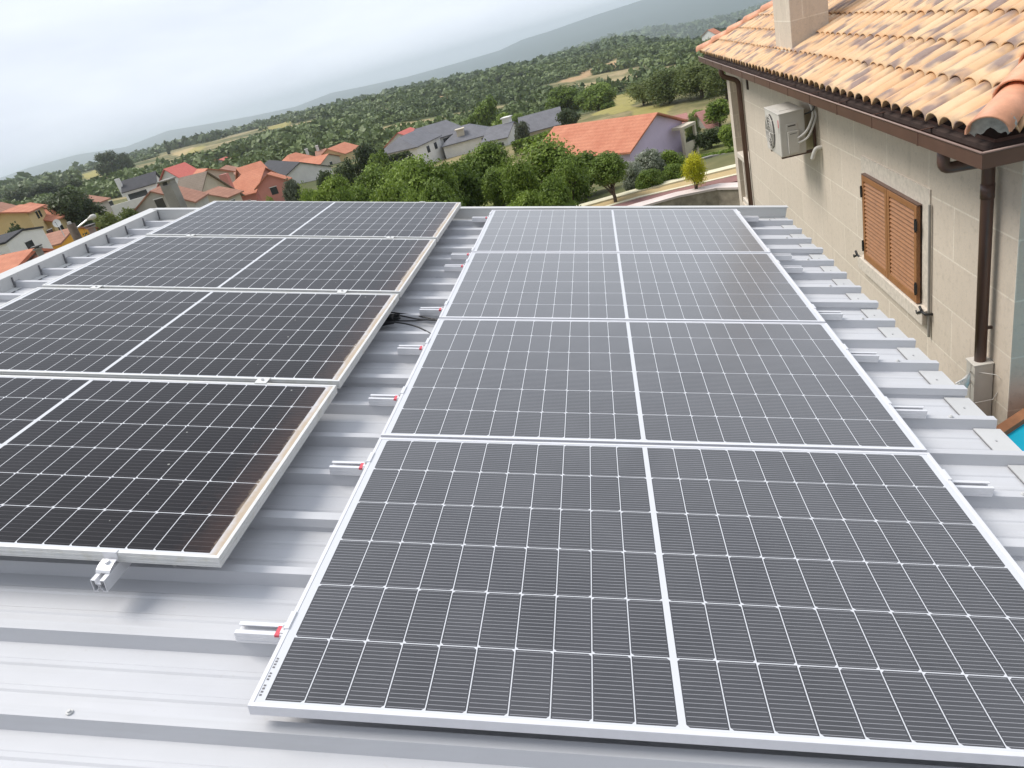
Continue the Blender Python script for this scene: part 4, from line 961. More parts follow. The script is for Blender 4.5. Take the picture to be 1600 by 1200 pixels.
# 1 lilac bungalow
lil, pt = building('lilac_bungalow', 'lilac walled bungalow with a big orange tiled roof and a corner porch', A=(1022, 176), B=(870, 197), r=58, w1=3.6, d1=1.72, w2=3.3, d2=1.35, wall='lily', roof='orange', wins=(('a', 1.2, .9, 1.0, 1.1), ('n', 3, .6, 1.0, 1.1), ('n', 7, .6, 1.0, 1.1)))
def qbox(m, root, s0, s1, t0, t1, z0, z1):
    q = [pt(s0, t0, 0), pt(s1, t0, 0), pt(s1, t1, 0), pt(s0, t1, 0)]; b = root.location.z
    m.hexa([(v.x, v.y, b+z0) for v in q]+[(v.x, v.y, b+z1) for v in q])
h_ = float(pt(0, 0, 0).z); zt_ = (at_r(1022, 176, 58)[2]-1.35-.2)-lil.location.z
extra(lil, 'porch_post', 'cream', lambda m: qbox(m, lil, -1.25, -1.05, -3.3, -3.1, 0, zt_-.25))
extra(lil, 'porch_pier', 'cream', lambda m: qbox(m, lil, -1.25, -1.0, -1.75, -1.5, 0, zt_-.25))
extra(lil, 'porch_wall', 'cream', lambda m: qbox(m, lil, -1.22, -1.08, -3.09, -1.76, 0, zt_-1.35))
extra(lil, 'porch_beam', 'cream', lambda m: qbox(m, lil, -1.25, -.25, -3.35, -1.5, zt_-.249, zt_-.05))
# 2 salmon house
sal, pt = building('salmon_house', 'salmon pink house with a bright orange hipped roof and a tall pink chimney stack', A=(411, 262), B=(380, 270), r=105, w1=4.2, d1=2.2, wall='pink', roof='orange', hipB=3.4, wins=(('n', 1.6, .9, 1.0, 1.2), ('n', 6.2, .9, 1.1, 1.2), ('n', 8.6, .9, 1.1, 1.2), ('a', .9, .9, .8, 1.0), ('a', -1.6, .5, .9, 2.0)))
extra(sal, 'chimney_stack', 'pink', lambda m: [m.hexa([(v.x, v.y, sal.location.z) for v in q]+[(v.x, v.y, -4.9) for v in q]) for q in ([pt(2.6, 4.25, 0), pt(3.7, 4.25, 0), pt(3.7, 4.9, 0), pt(2.6, 4.9, 0)],)])
building('salmon_wing', 'orange roofed rear wing rising behind the salmon house', A=(404, 252), B=(372, 262), r=118, w1=4, d1=1.8, wall='pink', roof='orange')
sg, pt = building('salmon_porch_gable', 'small pink front gable with white rakes at the right end of the salmon house', 'gable', A=(418, 271), B=(422, 268.5), r=99, w1=2.0, d1=1.2, wall='pink', roof='orange', wins=(('a', 0, .5, .9, 1.0),))
# 3 dark roofed house
building('black_roofed_house', 'white house with a wide black roof behind the salmon house', A=(468, 253), B=(420, 250), r=135, w1=5.0, d1=2.2, wall='white', roof='darkroof', wins=(('n', 3, .8, 1.4, 1.2), ('n', 8, .8, 1.4, 1.2)))
# cluster beyond
building('yellow_walled_house', 'house with a pale yellow wall and orange roof at the right of the far cluster', A=(537, 222), B=(512, 232), r=200, w1=4.5, d1=2.0, wall='pale', roof='orange', wins=(('n', 3, .8, 1, 1.2),))
building('far_tiled_house', 'pale house with an orange hipped roof at the left of the far cluster', A=(462, 238), B=(450, 242), r=195, w1=4.5, d1=2.2, wall='cream', roof='orange', hipA=2.5, hipB=2.5, wins=(('n', 1.5, .8, 1, 1.2),))
building('long_tiled_barn', 'long low orange tiled building below the yellow walled house', A=(512, 240), B=(468, 250), r=185, w1=3.8, d1=1.4, wall='cream', roof='orange')
building('twin_chimney_house', 'small brown roofed house between the far orange roofs', A=(508, 232), B=(494, 236), r=210, w1=4, d1=1.5, wall='grey', roof='brick', chim=((2, 0, .35, 1.2, 'white'), (5, 0, .35, 1.1, 'white')))
# 4 village left of centre
wm, pt = building('modern_white_house', 'modern white house with a black roof, a terrace and a long white base wall', A=(240, 268), B=(192, 282), r=150, w1=4.5, d1=1.6, wall='white', roof='darkroof', hipA=0, wins=(('n', 3.5, .6, 3.2, 1.6), ('n', 9, .8, 2.2, 1.6)))
extra(wm, 'base_wall', 'white', lambda m: [m.hexa([(v.x, v.y, wm.location.z) for v in q]+[(v.x, v.y, -6.9) for v in q]) for q in ([pt(-3, 8.3, 0), pt(14, 8.3, 0), pt(14, 8.0, 0), pt(-3, 8.0, 0)],)])
extra(wm, 'white_chimney', 'white', lambda m: [m.hexa([(v.x, v.y, wm.location.z+4) for v in q]+[(v.x, v.y, -3.2) for v in q]) for q in ([pt(5.6, 1.6, 0), pt(6.4, 1.6, 0), pt(6.4, 2.4, 0), pt(5.6, 2.4, 0)],)])
building('red_roofed_house', 'white house with a pinkish red roof above the brown roofed barn', A=(286, 254), B=(258, 263), r=135, w1=3.6, d1=2.3, wall='white', roof='redroof', wins=(('n', 2.5, .4, 1.0, 1.0), ('n', 7, .8, 1.0, 1.0)))
building('terracotta_annex', 'terracotta roofed annex to the right of the red roofed house', A=(324, 263), B=(298, 264), r=125, w1=3.5, d1=1.5, wall='cream', roof='orange')
building('brown_roofed_barn', 'large barn with a steep dull brown roof and cream end wall', A=(320, 268), B=(283, 277), r=92, w1=3.8, d1=3.6, wall='cream', roof='brownroof')
gg, pt = building('grey_gabled_house', 'rough grey gabled house with one dark square window and terracotta roof', A=(235, 297.5), B=(259, 286), r=70, w1=3.0, d1=1.75, wall='grey', roof='brick', over=.2, wins=(('a', .3, -1.0, .75, .9),))
building('open_lean_to', 'cream lean-to with white rails beside the grey gabled house', 'outbuilding', A=(338, 292), B=(318, 300), r=84, w1=2.6, d1=.9, wall='cream', roof='brick', wins=(('n', 1.5, .5, .7, 1.3),))
building('round_window_house', 'beige house with a dark window and a brown roof left of the salmon house', A=(372, 268), B=(345, 266), r=128, w1=4, d1=1.9, wall='cream', roof='brick', wins=(('n', 3, .5, 1.1, 1.1),))
building('small_cream_house', 'small cream house peeping above the brown roof left of the salmon house', A=(353, 258), B=(344, 263), r=145, w1=2.5, d1=1.2, wall='cream', roof='brick', wins=(('n', 1.5, .4, .7, .7),))
building('distant_stone_farm', 'low pale farmhouse half hidden among trees left of the modern house', A=(134, 305), B=(120, 310), r=112, w1=2.6, d1=1.0, wall='grey', roof='brick')
# 5 far left
building('peach_house', 'peach house with bright orange roof and dormer near the left edge', A=(44, 317), B=(0, 332), r=98, w1=4.6, d1=2.0, wall='pale', roof='orange', wins=(('n', 4, .8, .9, 1.1), ('n', 6, .8, .9, 1.1), ('n', 2, .8, .9, 1.1)))
pk, pt = building('peach_dormer', 'wide peach dormer with two small windows on the peach house roof', 'dormer', A=(29, 320), B=(2, 331), r=94, w1=2.0, d1=.6, wall='pale', roof='orange', wins=(('n', 2.2, .3, .7, .8), ('n', 3.4, .3, .7, .8)), zb=-7.6)
building('pale_gable_house', 'pale pinkish gable at the left border above the peach house', A=(0, 316), B=(-30, 326), r=120, w1=4, d1=2.4, wall='cream', roof='brick')
building('grey_block_house', 'windowless light grey house with a dark flat edge at the left border', A=(33, 358), B=(-28, 375), r=64, w1=2.4, d1=.35, wall='white', roof='darkroof', over=.1)
building('orange_walled_house', 'house with a vivid orange wall and old brown tiles behind the shed roof', A=(116, 354), B=(50, 371), r=75, w1=2.4, d1=.75, wall='yellow', roof='brick', over=.15, wins=(('n', 4.4, 2.6, .01, .01),), chim=((4.4, .6, .3, .5, 'yellow'),))
building('bright_orange_roofed_house', 'low house with a plain salmon orange roof just past the shed roof edge', A=(46, 389), B=(-20, 403), r=36, w1=3.4, d1=1.35, wall='grey', roof='orange')
building('old_tiled_barn', 'low barn with weathered brown tiles directly beyond the shed edge', 'barn', A=(140, 377), B=(62, 397), r=34, w1=2.2, d1=1.1, wall='grey', roof='brick', chim=((4.2, 1.2, .14, .1, 'concrete'),))
building('distant_orange_house', 'far little orange roofed house on the left slope beside the dark tree', A=(352, 245), B=(342, 249), r=260, w1=3.5, d1=1.6, wall='white', roof='redroof')
# 6 slate roofed villas
v1, pt = building('slate_villa', 'white villa with sweeping grey slate roof and dark recessed terrace', A=(697, 187), B=(650, 201), r=128, w1=4.2, d1=1.9, w2=4, d2=2, wall='white', roof='slate', hipA=2.0, wins=(('n', .6, .4, 3.2, 1.9), ('n', 6.2, .9, .9, 1.0)), chim=((6.5, 3.2, .55, -1.0, 'cream'),))
building('slate_villa_wing', 'lower slate roofed wing with two dark round dormers, left of the white villa', A=(652, 202), B=(622, 215), r=124, w1=3.6, d1=1.6, wall='white', roof='slate', hipB=1.5, chim=())
building('slate_pavilion', 'square slate hipped pavilion with a brick faced wall right of the white villa', A=(733, 193), B=(722, 196), r=124, w1=4.2, d1=1.8, wall='white', roof='slate', hipA=3.2, hipB=3.6, wins=(('n', -2.2, .4, 1.3, 1.3),), chim=((1.6, 2.4, .6, -.3, 'cream'),))
building('slate_ranch', 'long slate roofed house with a cream gable, right of the pavilion', A=(872, 167), B=(812, 183), r=122, w1=4.0, d1=2.0, wall='cream', roof='slate', wins=(('a', 0, .5, .8, 1.8),))
building('slate_garage', 'low slate roofed garage beside the long slate house', A=(800, 190), B=(765, 198), r=118, w1=3.6, d1=1.5, wall='white', roof='slate', chim=((1.0, -.5, .6, .7, 'white'),))
building('coral_roofed_cottage', 'tiny coral roofed cottage just behind the left end of the slate villa', A=(640, 199), B=(622, 207), r=150, w1=3.5, d1=1.8, wall='white', roof='redroof')
building('pink_roofed_shed', 'small stone shed with a pink roof beyond the lilac bungalow', 'shed', A=(1102, 171), B=(1092, 174), r=78, w1=2.0, d1=1.5, wall='concrete', roof='pinkroof', wins=(('n', 1, .5, .4, .9),))
building('pink_roofed_coop', 'low pink roofed coop left of the stone shed', 'shed', A=(1068, 177), B=(1056, 180), r=80, w1=1.5, d1=.8, wall='concrete', roof='pinkroof')
building('hilltop_house', 'tiny red roofed house far away on the right hill', A=(1114, 44), B=(1106, 46.5), r=420, w1=5, d1=2.5, wall='white', roof='orange')

# ================================================================== vegetation
def crown_mesh(name, seed, nlobe=16, nleaf=5000, leaf=.055, flat=1.0, airy=0.0, top=1.0):
    """unit crown: radius 1, z from 0 to about 1.6; many leaf faces clumped on lobes"""
    g = np.random.RandomState(seed); C, Rl = [], []
    for i in range(nlobe):
        a = g.uniform(0, 2*np.pi); e = g.uniform(-.45, 1.0); rr = g.uniform(.35, .72)
        C.append((rr*math.cos(a)*math.cos(e*1.3), rr*math.sin(a)*math.cos(e*1.3), .8+flat*.62*math.sin(e*1.35)*top)); Rl.append(g.uniform(.16, .40) if nlobe > 20 else g.uniform(.24, .42))
    C.append((0, 0, .85)); Rl.append(.55)
    C = np.array(C); Rl = np.array(Rl); lob = g.choice(len(C), nleaf, p=Rl**2/np.sum(Rl**2)); ltint = g.uniform(0, .5, len(C))
    d = g.normal(size=(nleaf, 3)); d /= np.linalg.norm(d, axis=1)[:, None]
    inner = g.rand(nleaf) < .22
    rad = Rl[lob]*np.where(inner, g.uniform(.3, .8, nleaf), g.uniform(.86, 1.14, nleaf)+airy*g.uniform(-.2, .5, nleaf))
    # twiggy sub-clumps
    sub = g.normal(size=(nlobe*26, 3)); sub /= np.linalg.norm(sub, axis=1)[:, None]
    pick = g.randint(0, len(sub), nleaf); k = g.rand(nleaf) < .75
    d2 = sub[pick]+g.normal(size=(nleaf, 3))*.16; d2 /= np.linalg.norm(d2, axis=1)[:, None]; d = np.where(k[:, None], d2, d)
    P = C[lob]+d*rad[:, None]
    n = d+g.normal(size=(nleaf, 3))*.65+np.array([0, 0, .35]); n /= np.linalg.norm(n, axis=1)[:, None]
    t = np.cross(n, g.normal(size=(nleaf, 3))); t /= np.linalg.norm(t, axis=1)[:, None]; b = np.cross(n, t)
    s = leaf*g.uniform(.6, 1.3, nleaf)*np.where(inner, 2.0, 1.0)
    a_, b_ = t*s[:, None], b*(s*.62)[:, None]
    V = np.stack([P-a_, P-b_*1.0, P+a_, P+b_], 1).reshape(-1, 3); F = np.arange(nleaf*4).reshape(-1, 4)
    tint = np.clip(ltint[lob]+g.uniform(-.25, .55, nleaf)*.9, 0, 1)
    return np_mesh(name, V, F, col=tint)
CROWN = dict(near=[crown_mesh('crown', 10+i, 34, 10000, .042) for i in range(4)], loose=[crown_mesh('crown', 30+i, 34, 7000, .038, 1.15, .8) for i in range(3)],
             far=[crown_mesh('crown', 50+i, 22, 2600, .072) for i in range(4)], tall=[crown_mesh('crown', 70+i, 14, 2600, .07, 1.7, .3, 1.2) for i in range(2)])
def trunk_mesh(seed, h=1.0):
    g = random.Random(seed); m = MB(); top = Vector((g.uniform(-.1, .1), g.uniform(-.1, .1), .62))
    m.tube([(0, 0, 0), (g.uniform(-.03, .03), 0, .25), top*.8, top], [.055, .042, .032, .022], 8)
    for i in range(6):
        a = i*1.05+g.uniform(-.3, .3); z = g.uniform(.28, .55); s = Vector((0, 0, z)); e = s+Vector((math.cos(a)*.32, math.sin(a)*.32, g.uniform(.18, .34)))
        m.tube([s, s.lerp(e, .5)+Vector((0, 0, .03)), e], [.024, .016, .007], 6)
    bmesh.ops.recalc_face_normals(m.bm, faces=m.bm.faces); me = bpy.data.meshes.new('trunk'); m.bm.to_mesh(me); m.bm.free(); me.materials.append(M['bark']); return me
TRUNK = [trunk_mesh(i) for i in range(3)]
tn = 0
def tree(px, ytop, half, r, leaf, label, kind='near', cat='tree', trunk=.05, group=None, name=None, squash=1.0, zb=None, bush=False):
    """px, ytop: sighted crown top; half: crown half width in photo pixels; r: distance"""
    global tn; tn += 1; g = random.Random(tn)
    T = at_r(px, ytop, r); z0 = float(ground(T[0], T[1])) if zb is None else zb
    rad = half/FPX*r*.94; H = T[2]-z0
    root = empty(name or ('shrub' if bush else 'broadleaf_tree'), (T[0], T[1], z0-.05), label, cat, group, rz=g.uniform(0, 6.28))
    ch = max(H*(1-trunk), rad*.9) if not bush else H       # crown height
    me = g.choice(CROWN[kind]); c = bpy.data.objects.new('crown', me); COL.objects.link(c); c.parent = root
    if not me.materials: me.materials.append(None)
    c.material_slots[0].link = 'OBJECT'; c.material_slots[0].material = LEAF[leaf]
    zs = ch/1.80*squash if kind != 'tall' else ch/2.35
    c.scale = (rad, rad*g.uniform(.9, 1.1), zs); c.location = (0, 0, H-ch-.02*H)
    t = bpy.data.objects.new('trunk', g.choice(TRUNK)); COL.objects.link(t); t.parent = root
    th = max(H*.95, .5); t.scale = (min(th, rad*1.6),)*2+(th,)
    return root
BR, DK = 'trees and shrubs beyond the shed roof', 'dark trees'
for a in [
 # px, ytop, half, r, leaf, label, kind
 (645, 231, 68, 34, 'mid', 'large round dark green tree in the middle of the mass below the slate villa'),
 (702, 243, 52, 38, 'mid', 'yellowish green tree filling the gap right of the large round tree'),
 (748, 214, 52, 42, 'mid', 'tall rounded tree rising toward the slate garage'),
 (600, 268, 56, 27, 'bright', 'bright lumpy low tree directly behind the middle of the dusty panels'),
 (668, 276, 56, 26, 'mid', 'bumpy low tree touching the roof edge left of the small lawn'),
 (552, 278, 42, 31, 'mid', 'green tree between the salmon house and the big tree mass'),
 (506, 264, 46, 36, 'bright', 'light green tree behind the left centre of the roof edge'),
 (572, 246, 50, 44, 'mid', 'tree standing behind the bright lumpy low tree'),
 (845, 216, 80, 32, 'bright', 'big bright loose crowned tree in front of the lilac bungalow roof', 'loose'),
 (800, 248, 42, 29, 'bright', 'bright green lower limb mass left of the big bright tree', 'loose'),
 (902, 228, 50, 34, 'mid', 'green tree under the left end of the lilac bungalow roof'),
 (856, 268, 50, 25, 'mid', 'darker leafy tree at the roof edge in front of the big bright tree'),
 (812, 286, 46, 24, 'bright', 'low bright bush at the roof edge left of the dark leafy tree'),
 (446, 270, 22, 50, 'grey', 'greyish rounded tree beside the salmon house wall'),
 (478, 285, 24, 38, 'mid', 'small tree at the foot of the light green tree'),
 (415, 296, 14, 45, 'bright', 'little light green tree at the roof edge under the salmon house'),
 (528, 288, 34, 30, 'mid', 'low green tree at the roof edge between two light green trees'),
 (618, 250, 44, 41, 'mid', 'tree behind the bright lumpy low tree, below the slate villa terrace', 'loose'),
 (676, 258, 46, 36, 'bright', 'light green tree overlapping the right side of the large round tree', 'loose'),
 (770, 252, 36, 36, 'mid', 'tree joining the tall rounded tree to the big bright tree'),
 (638, 292, 38, 22, 'mid', 'dark low crown at the roof edge in front of the bumpy tree', 'loose'),
 (470, 296, 26, 30, 'bright', 'small bright tree at the roof edge right of the salmon house', 'loose'),
 (880, 246, 40, 30, 'mid', 'tree between the big bright tree and the slim trunked tree', 'loose'),
 (628, 240, 32, 60, 'mid', 'tree just under the slate villa left end', 'far'),
 (566, 220, 28, 95, 'dark', 'dark green tree right of the yellow walled house', 'far'),
 (588, 228, 24, 90, 'mid', 'mid green tree left of the slate villa', 'far'),
 (532, 246, 24, 80, 'dark', 'dark tree below the yellow walled house', 'far'),
 (500, 258, 20, 75, 'dark', 'dark shrubby tree below the long tiled barn', 'far'),
 (755, 148, 26, 150, 'mid', 'tall tree behind the pavilion with a pointed crown', 'far'),
 (730, 178, 18, 150, 'mid', 'small tree tucked behind the slate pavilion', 'far'),
 (783, 175, 22, 140, 'bright', 'light green tree behind the slate garage', 'far'),
 (805, 173, 16, 138, 'mid', 'rounded tree between the garage and the long slate house', 'far'),
 (873, 130, 34, 150, 'mid', 'left one of two big round crowned trees behind the long slate house', 'near'),
 (927, 128, 40, 145, 'mid', 'right one of two big round crowned trees behind the lilac bungalow roof', 'near'),
 (948, 158, 16, 140, 'mid', 'small rounded tree at the foot of the right big tree', 'far'),
 (884, 168, 21, 108, 'dark', 'dense dark round tree at the gable of the long slate house', 'far'),
 (812, 187, 15, 104, 'grey', 'small grey green tree in front of the long slate house', 'far'),
 (1000, 128, 32, 118, 'olive', 'thin olive green tree at the left of the row beyond the meadow', 'loose'),
 (1040, 108, 48, 112, 'olive', 'large soft olive crown in the row beyond the meadow', 'loose'),
 (1090, 92, 50, 108, 'olive', 'tallest olive green tree behind the pink roofed shed', 'loose'),
 (1130, 90, 40, 100, 'olive', 'olive green tree partly hidden by the granite house', 'loose'),
 (1120, 152, 24, 76, 'bright', 'bright bush behind the small stone shed', 'far'),
 (1088, 168, 18, 84, 'bright', 'bright green bush left of the stone shed', 'far'),
 (1078, 178, 14, 66, 'olive', 'spotty small tree between the bungalow porch and the stone shed', 'loose'),
 (1108, 196, 26, 62, 'dark', 'dark low bush below the stone shed', 'far'),
 (1136, 190, 20, 58, 'bright', 'bright leafy bush next to the far downpipe', 'far'),
 (1080, 205, 16, 60, 'dark', 'dark bush beside the bungalow porch', 'far'),
 (88, 290, 48, 96, 'dark', 'big dark cedar-like tree on the left between the peach house and grey gable', 'near'),
 (58, 316, 22, 98, 'dark', 'dark lower left neighbour of the big dark tree', 'near'),
 (14, 345, 22, 80, 'dark', 'dark bush left of the peach house base', 'far'),
 (150, 325, 26, 78, 'olive', 'olive green tree right of the big dark tree', 'far'),
 (190, 322, 24, 70, 'olive', 'olive green tree left of the grey gabled house', 'far'),
 (165, 340, 20, 38, 'bright', 'bright fig-like tree near the street lamp', 'near'),
 (192, 345, 17, 36, 'bright', 'small bright tree at the roof edge left of the gable', 'near'),
 (130, 352, 20, 40, 'grey', 'grey green bush behind the utility pole', 'near'),
 (250, 318, 16, 34, 'bright', 'green shrub under the square window of the grey gable', 'near'),
 (152, 240, 16, 420, 'dark', 'left part of a dark clump of tall trees on the left hill', 'tall'), (168, 236, 18, 420, 'dark', 'middle of the dark clump of tall trees on the left hill', 'tall'),
 (186, 238, 13, 430, 'dark', 'right part of the dark clump of tall trees on the left hill', 'tall'), (196, 245, 7, 420, 'dark', 'slim dark tree just right of the tall clump', 'tall'),
 (257, 219, 4.5, 600, 'dark', 'lone dark tree breaking the skyline above the red roofed house', 'tall'),
 (22, 290, 26, 300, 'dark', 'dark woodland edge tree at the far left', 'far'), (60, 285, 26, 300, 'dark', 'dark woodland tree above the big dark tree', 'far'), (100, 280, 24, 310, 'dark', 'dark woodland tree at the left slope', 'far'),
 (1156, 27, 9, 380, 'dark', 'dark pine standing out on the right hill above the olive trees', 'tall'),
 (760, 122, 12, 480, 'dark', 'left pine of the dark block on the middle hill', 'tall'), (778, 117, 13, 480, 'dark', 'second pine of the dark block on the middle hill', 'tall'),
 (795, 114, 13, 480, 'dark', 'third pine of the dark block on the middle hill', 'tall'), (812, 112, 12, 480, 'dark', 'right pine of the dark block on the middle hill', 'tall'),
]:
    kw = {}; tree(*a[:6], kind=(a[6] if len(a) > 6 else 'near'), **kw)
tree(946, 234, 42, 27.8, 'mid', 'slim trunked tree growing from the dry verge in front of the lilac bungalow', 'near', trunk=.42)
tree(1079, 236, 21, 26.9, 'gold', 'small golden yellow tree on the dry verge', 'loose', trunk=.42)
tree(1010, 226, 30, 31.5, 'bloom', 'pale blossoming shrub in front of the lilac gable', 'near', bush=True, cat='shrub')
tree(1042, 228, 28, 32, 'bright', 'green shrub right of the pale blossoming shrub', 'near', bush=True, cat='shrub')
tree(985, 246, 24, 30, 'bloom', 'silvery shrub behind the slim trunked tree', 'near', bush=True, cat='shrub')
tree(1012, 258, 28, 29, 'mid', 'low green shrub along the cream coping', 'near', bush=True, cat='shrub')
tree(1050, 250, 26, 29.5, 'mid', 'low green shrub left of the golden tree', 'near', bush=True, cat='shrub')
def hedge(pxs, r, h, wd, leaf, label, n=1600):
    P = [at_r(x, y, rr) for (x, y), rr in zip(pxs, r)]; g = np.random.RandomState(len(label)); a, b = P[0], P[-1]
    z0 = [float(ground(p[0], p[1])) for p in (a, b)]; t = g.rand(n); q = a[None]*(1-t[:, None])+b[None]*t[:, None]
    d = (b-a)[:2]; d /= np.linalg.norm(d); nn = np.array([-d[1], d[0]]); off_ = g.uniform(-wd/2, wd/2, n); q[:, :2] += nn*off_[:, None]
    q[:, 2] = q[:, 2]-g.rand(n)**2*h; c = (a+b)/2; c[2] = min(z0)
    nr_ = g.normal(size=(n, 3)); nr_ /= np.linalg.norm(nr_, axis=1)[:, None]; tt = np.cross(nr_, g.normal(size=(n, 3))); tt /= np.linalg.norm(tt, axis=1)[:, None]; bb = np.cross(nr_, tt)
    s = .13*np.mean(r)/60*g.uniform(.7, 1.4, n); V = np.stack([q-tt*s[:, None], q-bb*s[:, None]*.7, q+tt*s[:, None], q+bb*s[:, None]*.7], 1).reshape(-1, 3)-c
    root = empty('hedge', tuple(c), label, 'hedge'); link('foliage', np_mesh('foliage', V, np.arange(4*n).reshape(-1, 4), col=g.rand(n)), LEAF[leaf], root)
    m = MB(tuple(c)); 
    for i in range(6):
        w_ = a*(1-i/5)+b*(i/5); m.tube([(w_[0], w_[1], c[2]), (w_[0], w_[1], w_[2]-h*.3)], .05, 6)
    m.build('stem', M['bark'], root)
hedge([(802, 222), (872, 202)], (95, 88), 1.6, 1.0, 'mid', 'clipped green hedge in front of the long slate house')
hedge([(1090, 246), (1160, 230)], (37, 36), .5, .6, 'mid', 'low ragged hedge on top of the grey boundary wall', 1400)
hedge([(545, 262), (640, 236)], (95, 100), 1.2, 1.2, 'dark', 'dark hedge running below the slate villa toward the yellow house', 1200)

# hillside bushes and woodland: uncountable, one object
g = np.random.RandomState(5)
def blob(seed, n, ls):
    g = np.random.RandomState(seed); d = g.normal(size=(n, 3)); d[:, 2] = np.abs(d[:, 2])*.9-.25; d /= np.linalg.norm(d, axis=1)[:, None]
    P = d*g.uniform(.62, 1.05, n)[:, None]; nn = d+g.normal(size=(n, 3))*.5; nn /= np.linalg.norm(nn, axis=1)[:, None]
    t = np.cross(nn, g.normal(size=(n, 3))); t /= np.linalg.norm(t, axis=1)[:, None]; b = np.cross(nn, t); s = ls*g.uniform(.6, 1.3, n)[:, None]
    V = np.stack([P-t*s, P-b*s*.8, P+t*s, P+b*s*.8], 1).reshape(-1, 3); return V, np.arange(4*n).reshape(-1, 4)
BL = [blob(i, 110, .24) for i in range(5)]; BM = [blob(20+i, 44, .36) for i in range(5)]; BS = [blob(40+i, 20, .55) for i in range(5)]
def scatter(n, r0, r1, rad0, rad1, blobs, thr, name, mat, az=(-63, 40), power=1.0, seed=1):
    g = np.random.RandomState(seed); a = np.radians(g.uniform(az[0], az[1], n)); r = (r0**power+(r1**power-r0**power)*g.rand(n))**(1/power)
    x, y = CAM[0]+r*np.sin(a), CAM[1]+r*np.cos(a)
    dens = cover_dens(x, y)
    # denser to the right, sparser on the cultivated left slope
    keep = dens > thr(np.degrees(a), r)
    for P in FP: keep &= ~inpoly(x, y, P)
    px_, py_, _ = to_px(np.stack([x, y, ground(x, y)+2], 1))
    keep &= ~((r < 218) & (px_ > 436) & (px_ < 560) & (py_ > 212)); keep &= ~((r < 200) & (px_ > 596) & (px_ < 905) & (py_ > 160))
    x, y, r = x[keep], y[keep], r[keep]; z = ground(x, y); k = len(x)
    s = (rad0+(rad1-rad0)*g.rand(k)**1.8)*(.55+.9*vnoise(x, y, 70, 3)); Vs, Fs, Ts = [], [], []; b = 0
    bi = g.randint(0, len(blobs), k); rot = g.uniform(0, 6.28, k); hs = g.uniform(.6, 1.15, k); tn_ = np.clip(.45*g.rand(k)+.75*vnoise(x, y, 45, 31)-.1, 0, 1)
    for j, (BV, BF) in enumerate(blobs):
        q = np.where(bi == j)[0]; c, sn = np.cos(rot[q]), np.sin(rot[q])
        X_ = BV[None, :, 0]*c[:, None]-BV[None, :, 1]*sn[:, None]; Y_ = BV[None, :, 0]*sn[:, None]+BV[None, :, 1]*c[:, None]; Z_ = BV[None, :, 2]*hs[q][:, None]
        P = np.stack([X_*s[q][:, None]+x[q][:, None], Y_*s[q][:, None]+y[q][:, None], Z_*s[q][:, None]+(z[q]+s[q]*.45)[:, None]], 2).reshape(-1, 3)
        F_ = (BF[None]+(np.arange(len(q))*len(BV))[:, None, None]).reshape(-1, 4)+b; b += len(P); Vs.append(P); Fs.append(F_); Ts.append(np.repeat(tn_[q], len(BF)))
    T = np.concatenate(Ts); T = np.clip(T*.75+g.rand(len(T))*.3, 0, 1)
    o = link(name, np_mesh(name, np.concatenate(Vs), np.concatenate(Fs), col=T), LEAF[mat]); return tag(o, kind='stuff')
LEAF['scrub'] = mat_leaf('leaf_scrub', (0.045, 0.075, 0.020), (0.215, 0.275, 0.09), .12)
LEAF['wood'] = mat_leaf('leaf_wood', (0.036, 0.062, 0.022), (0.145, 0.20, 0.075), .12)
scatter(4200, 165, 330, 1.0, 3.6, BL, cover_thr, 'hillside_trees', 'scrub', power=1.6, seed=3)
scatter(15000, 320, 640, 1.2, 4.2, BM, cover_thr, 'scrubland', 'scrub', power=1.6, seed=4)
scatter(25000, 620, 1350, 1.6, 5.0, BS, cover_thr, 'woodland', 'wood', power=1.8, seed=6)
scatter(9000, 2300, 3300, 7, 16, BS, lambda a, r: .33+0*a, 'distant_woodland', 'wood', az=(-3, 30), power=2, seed=7)
scatter(420, 66, 165, .7, 1.7, BL, lambda a, r: np.interp(a, [-50, -20, 10], [.50, .45, .50]), 'village_shrubs', 'olive', az=(-55, 14), power=1.6, seed=8)

# street lamp, pole, dish and chimney posts near the shed's left edge
P = at_r(110, 350, 22); zb = float(ground(P[0], P[1])); Bp = at_r(122, 384, 22)
up_ = empty('utility_pole', (Bp[0], Bp[1], zb), 'dark weathered utility pole leaning past the orange walled house', 'pole')
m = MB((Bp[0], Bp[1], zb)); m.tube([(Bp[0], Bp[1], zb), (P[0], P[1], P[2])], [.14, .105], 10); m.build('shaft', M['bark'], up_, smooth=True)
m = MB((Bp[0], Bp[1], zb)); a = Vector(at_r(119, 357, 22)); b = Vector(at_r(137, 343, 22)); m.tube([a, b], .022, 6); m.build('lamp_arm', M['alu'], up_)
m = MB((Bp[0], Bp[1], zb)); c = Vector(at_r(150, 336.5, 22)); d = (c-b).normalized(); m.tube([b-d*.03, b+d*.06, b+(c-b)*.5, c-d*.03, c], [.02, .05, .075, .06, .02], 10); m.build('lamp_head', M['pipew'], up_, smooth=True)
m = MB((Bp[0], Bp[1], zb)); m.tube([Vector(P)+Vector((-.02, 0, 0)), Vector(P)+Vector((-.02, 0, .06))], .05, 8); m.build('insulator', M['pipew'], up_)
D = Vector(at_r(89, 349, 64)); n_ = (Vector(CAM)-D).normalized(); n_ = (n_+Vector((-.25, 0, .3))).normalized(); q_ = n_.to_track_quat('Z', 'Y')
ds = empty('satellite_dish', (D.x, D.y, D.z-.9), 'white satellite dish on a short mast over the brown tiles', 'satellite dish')
m = MB((D.x, D.y, D.z-.9)); rings = []
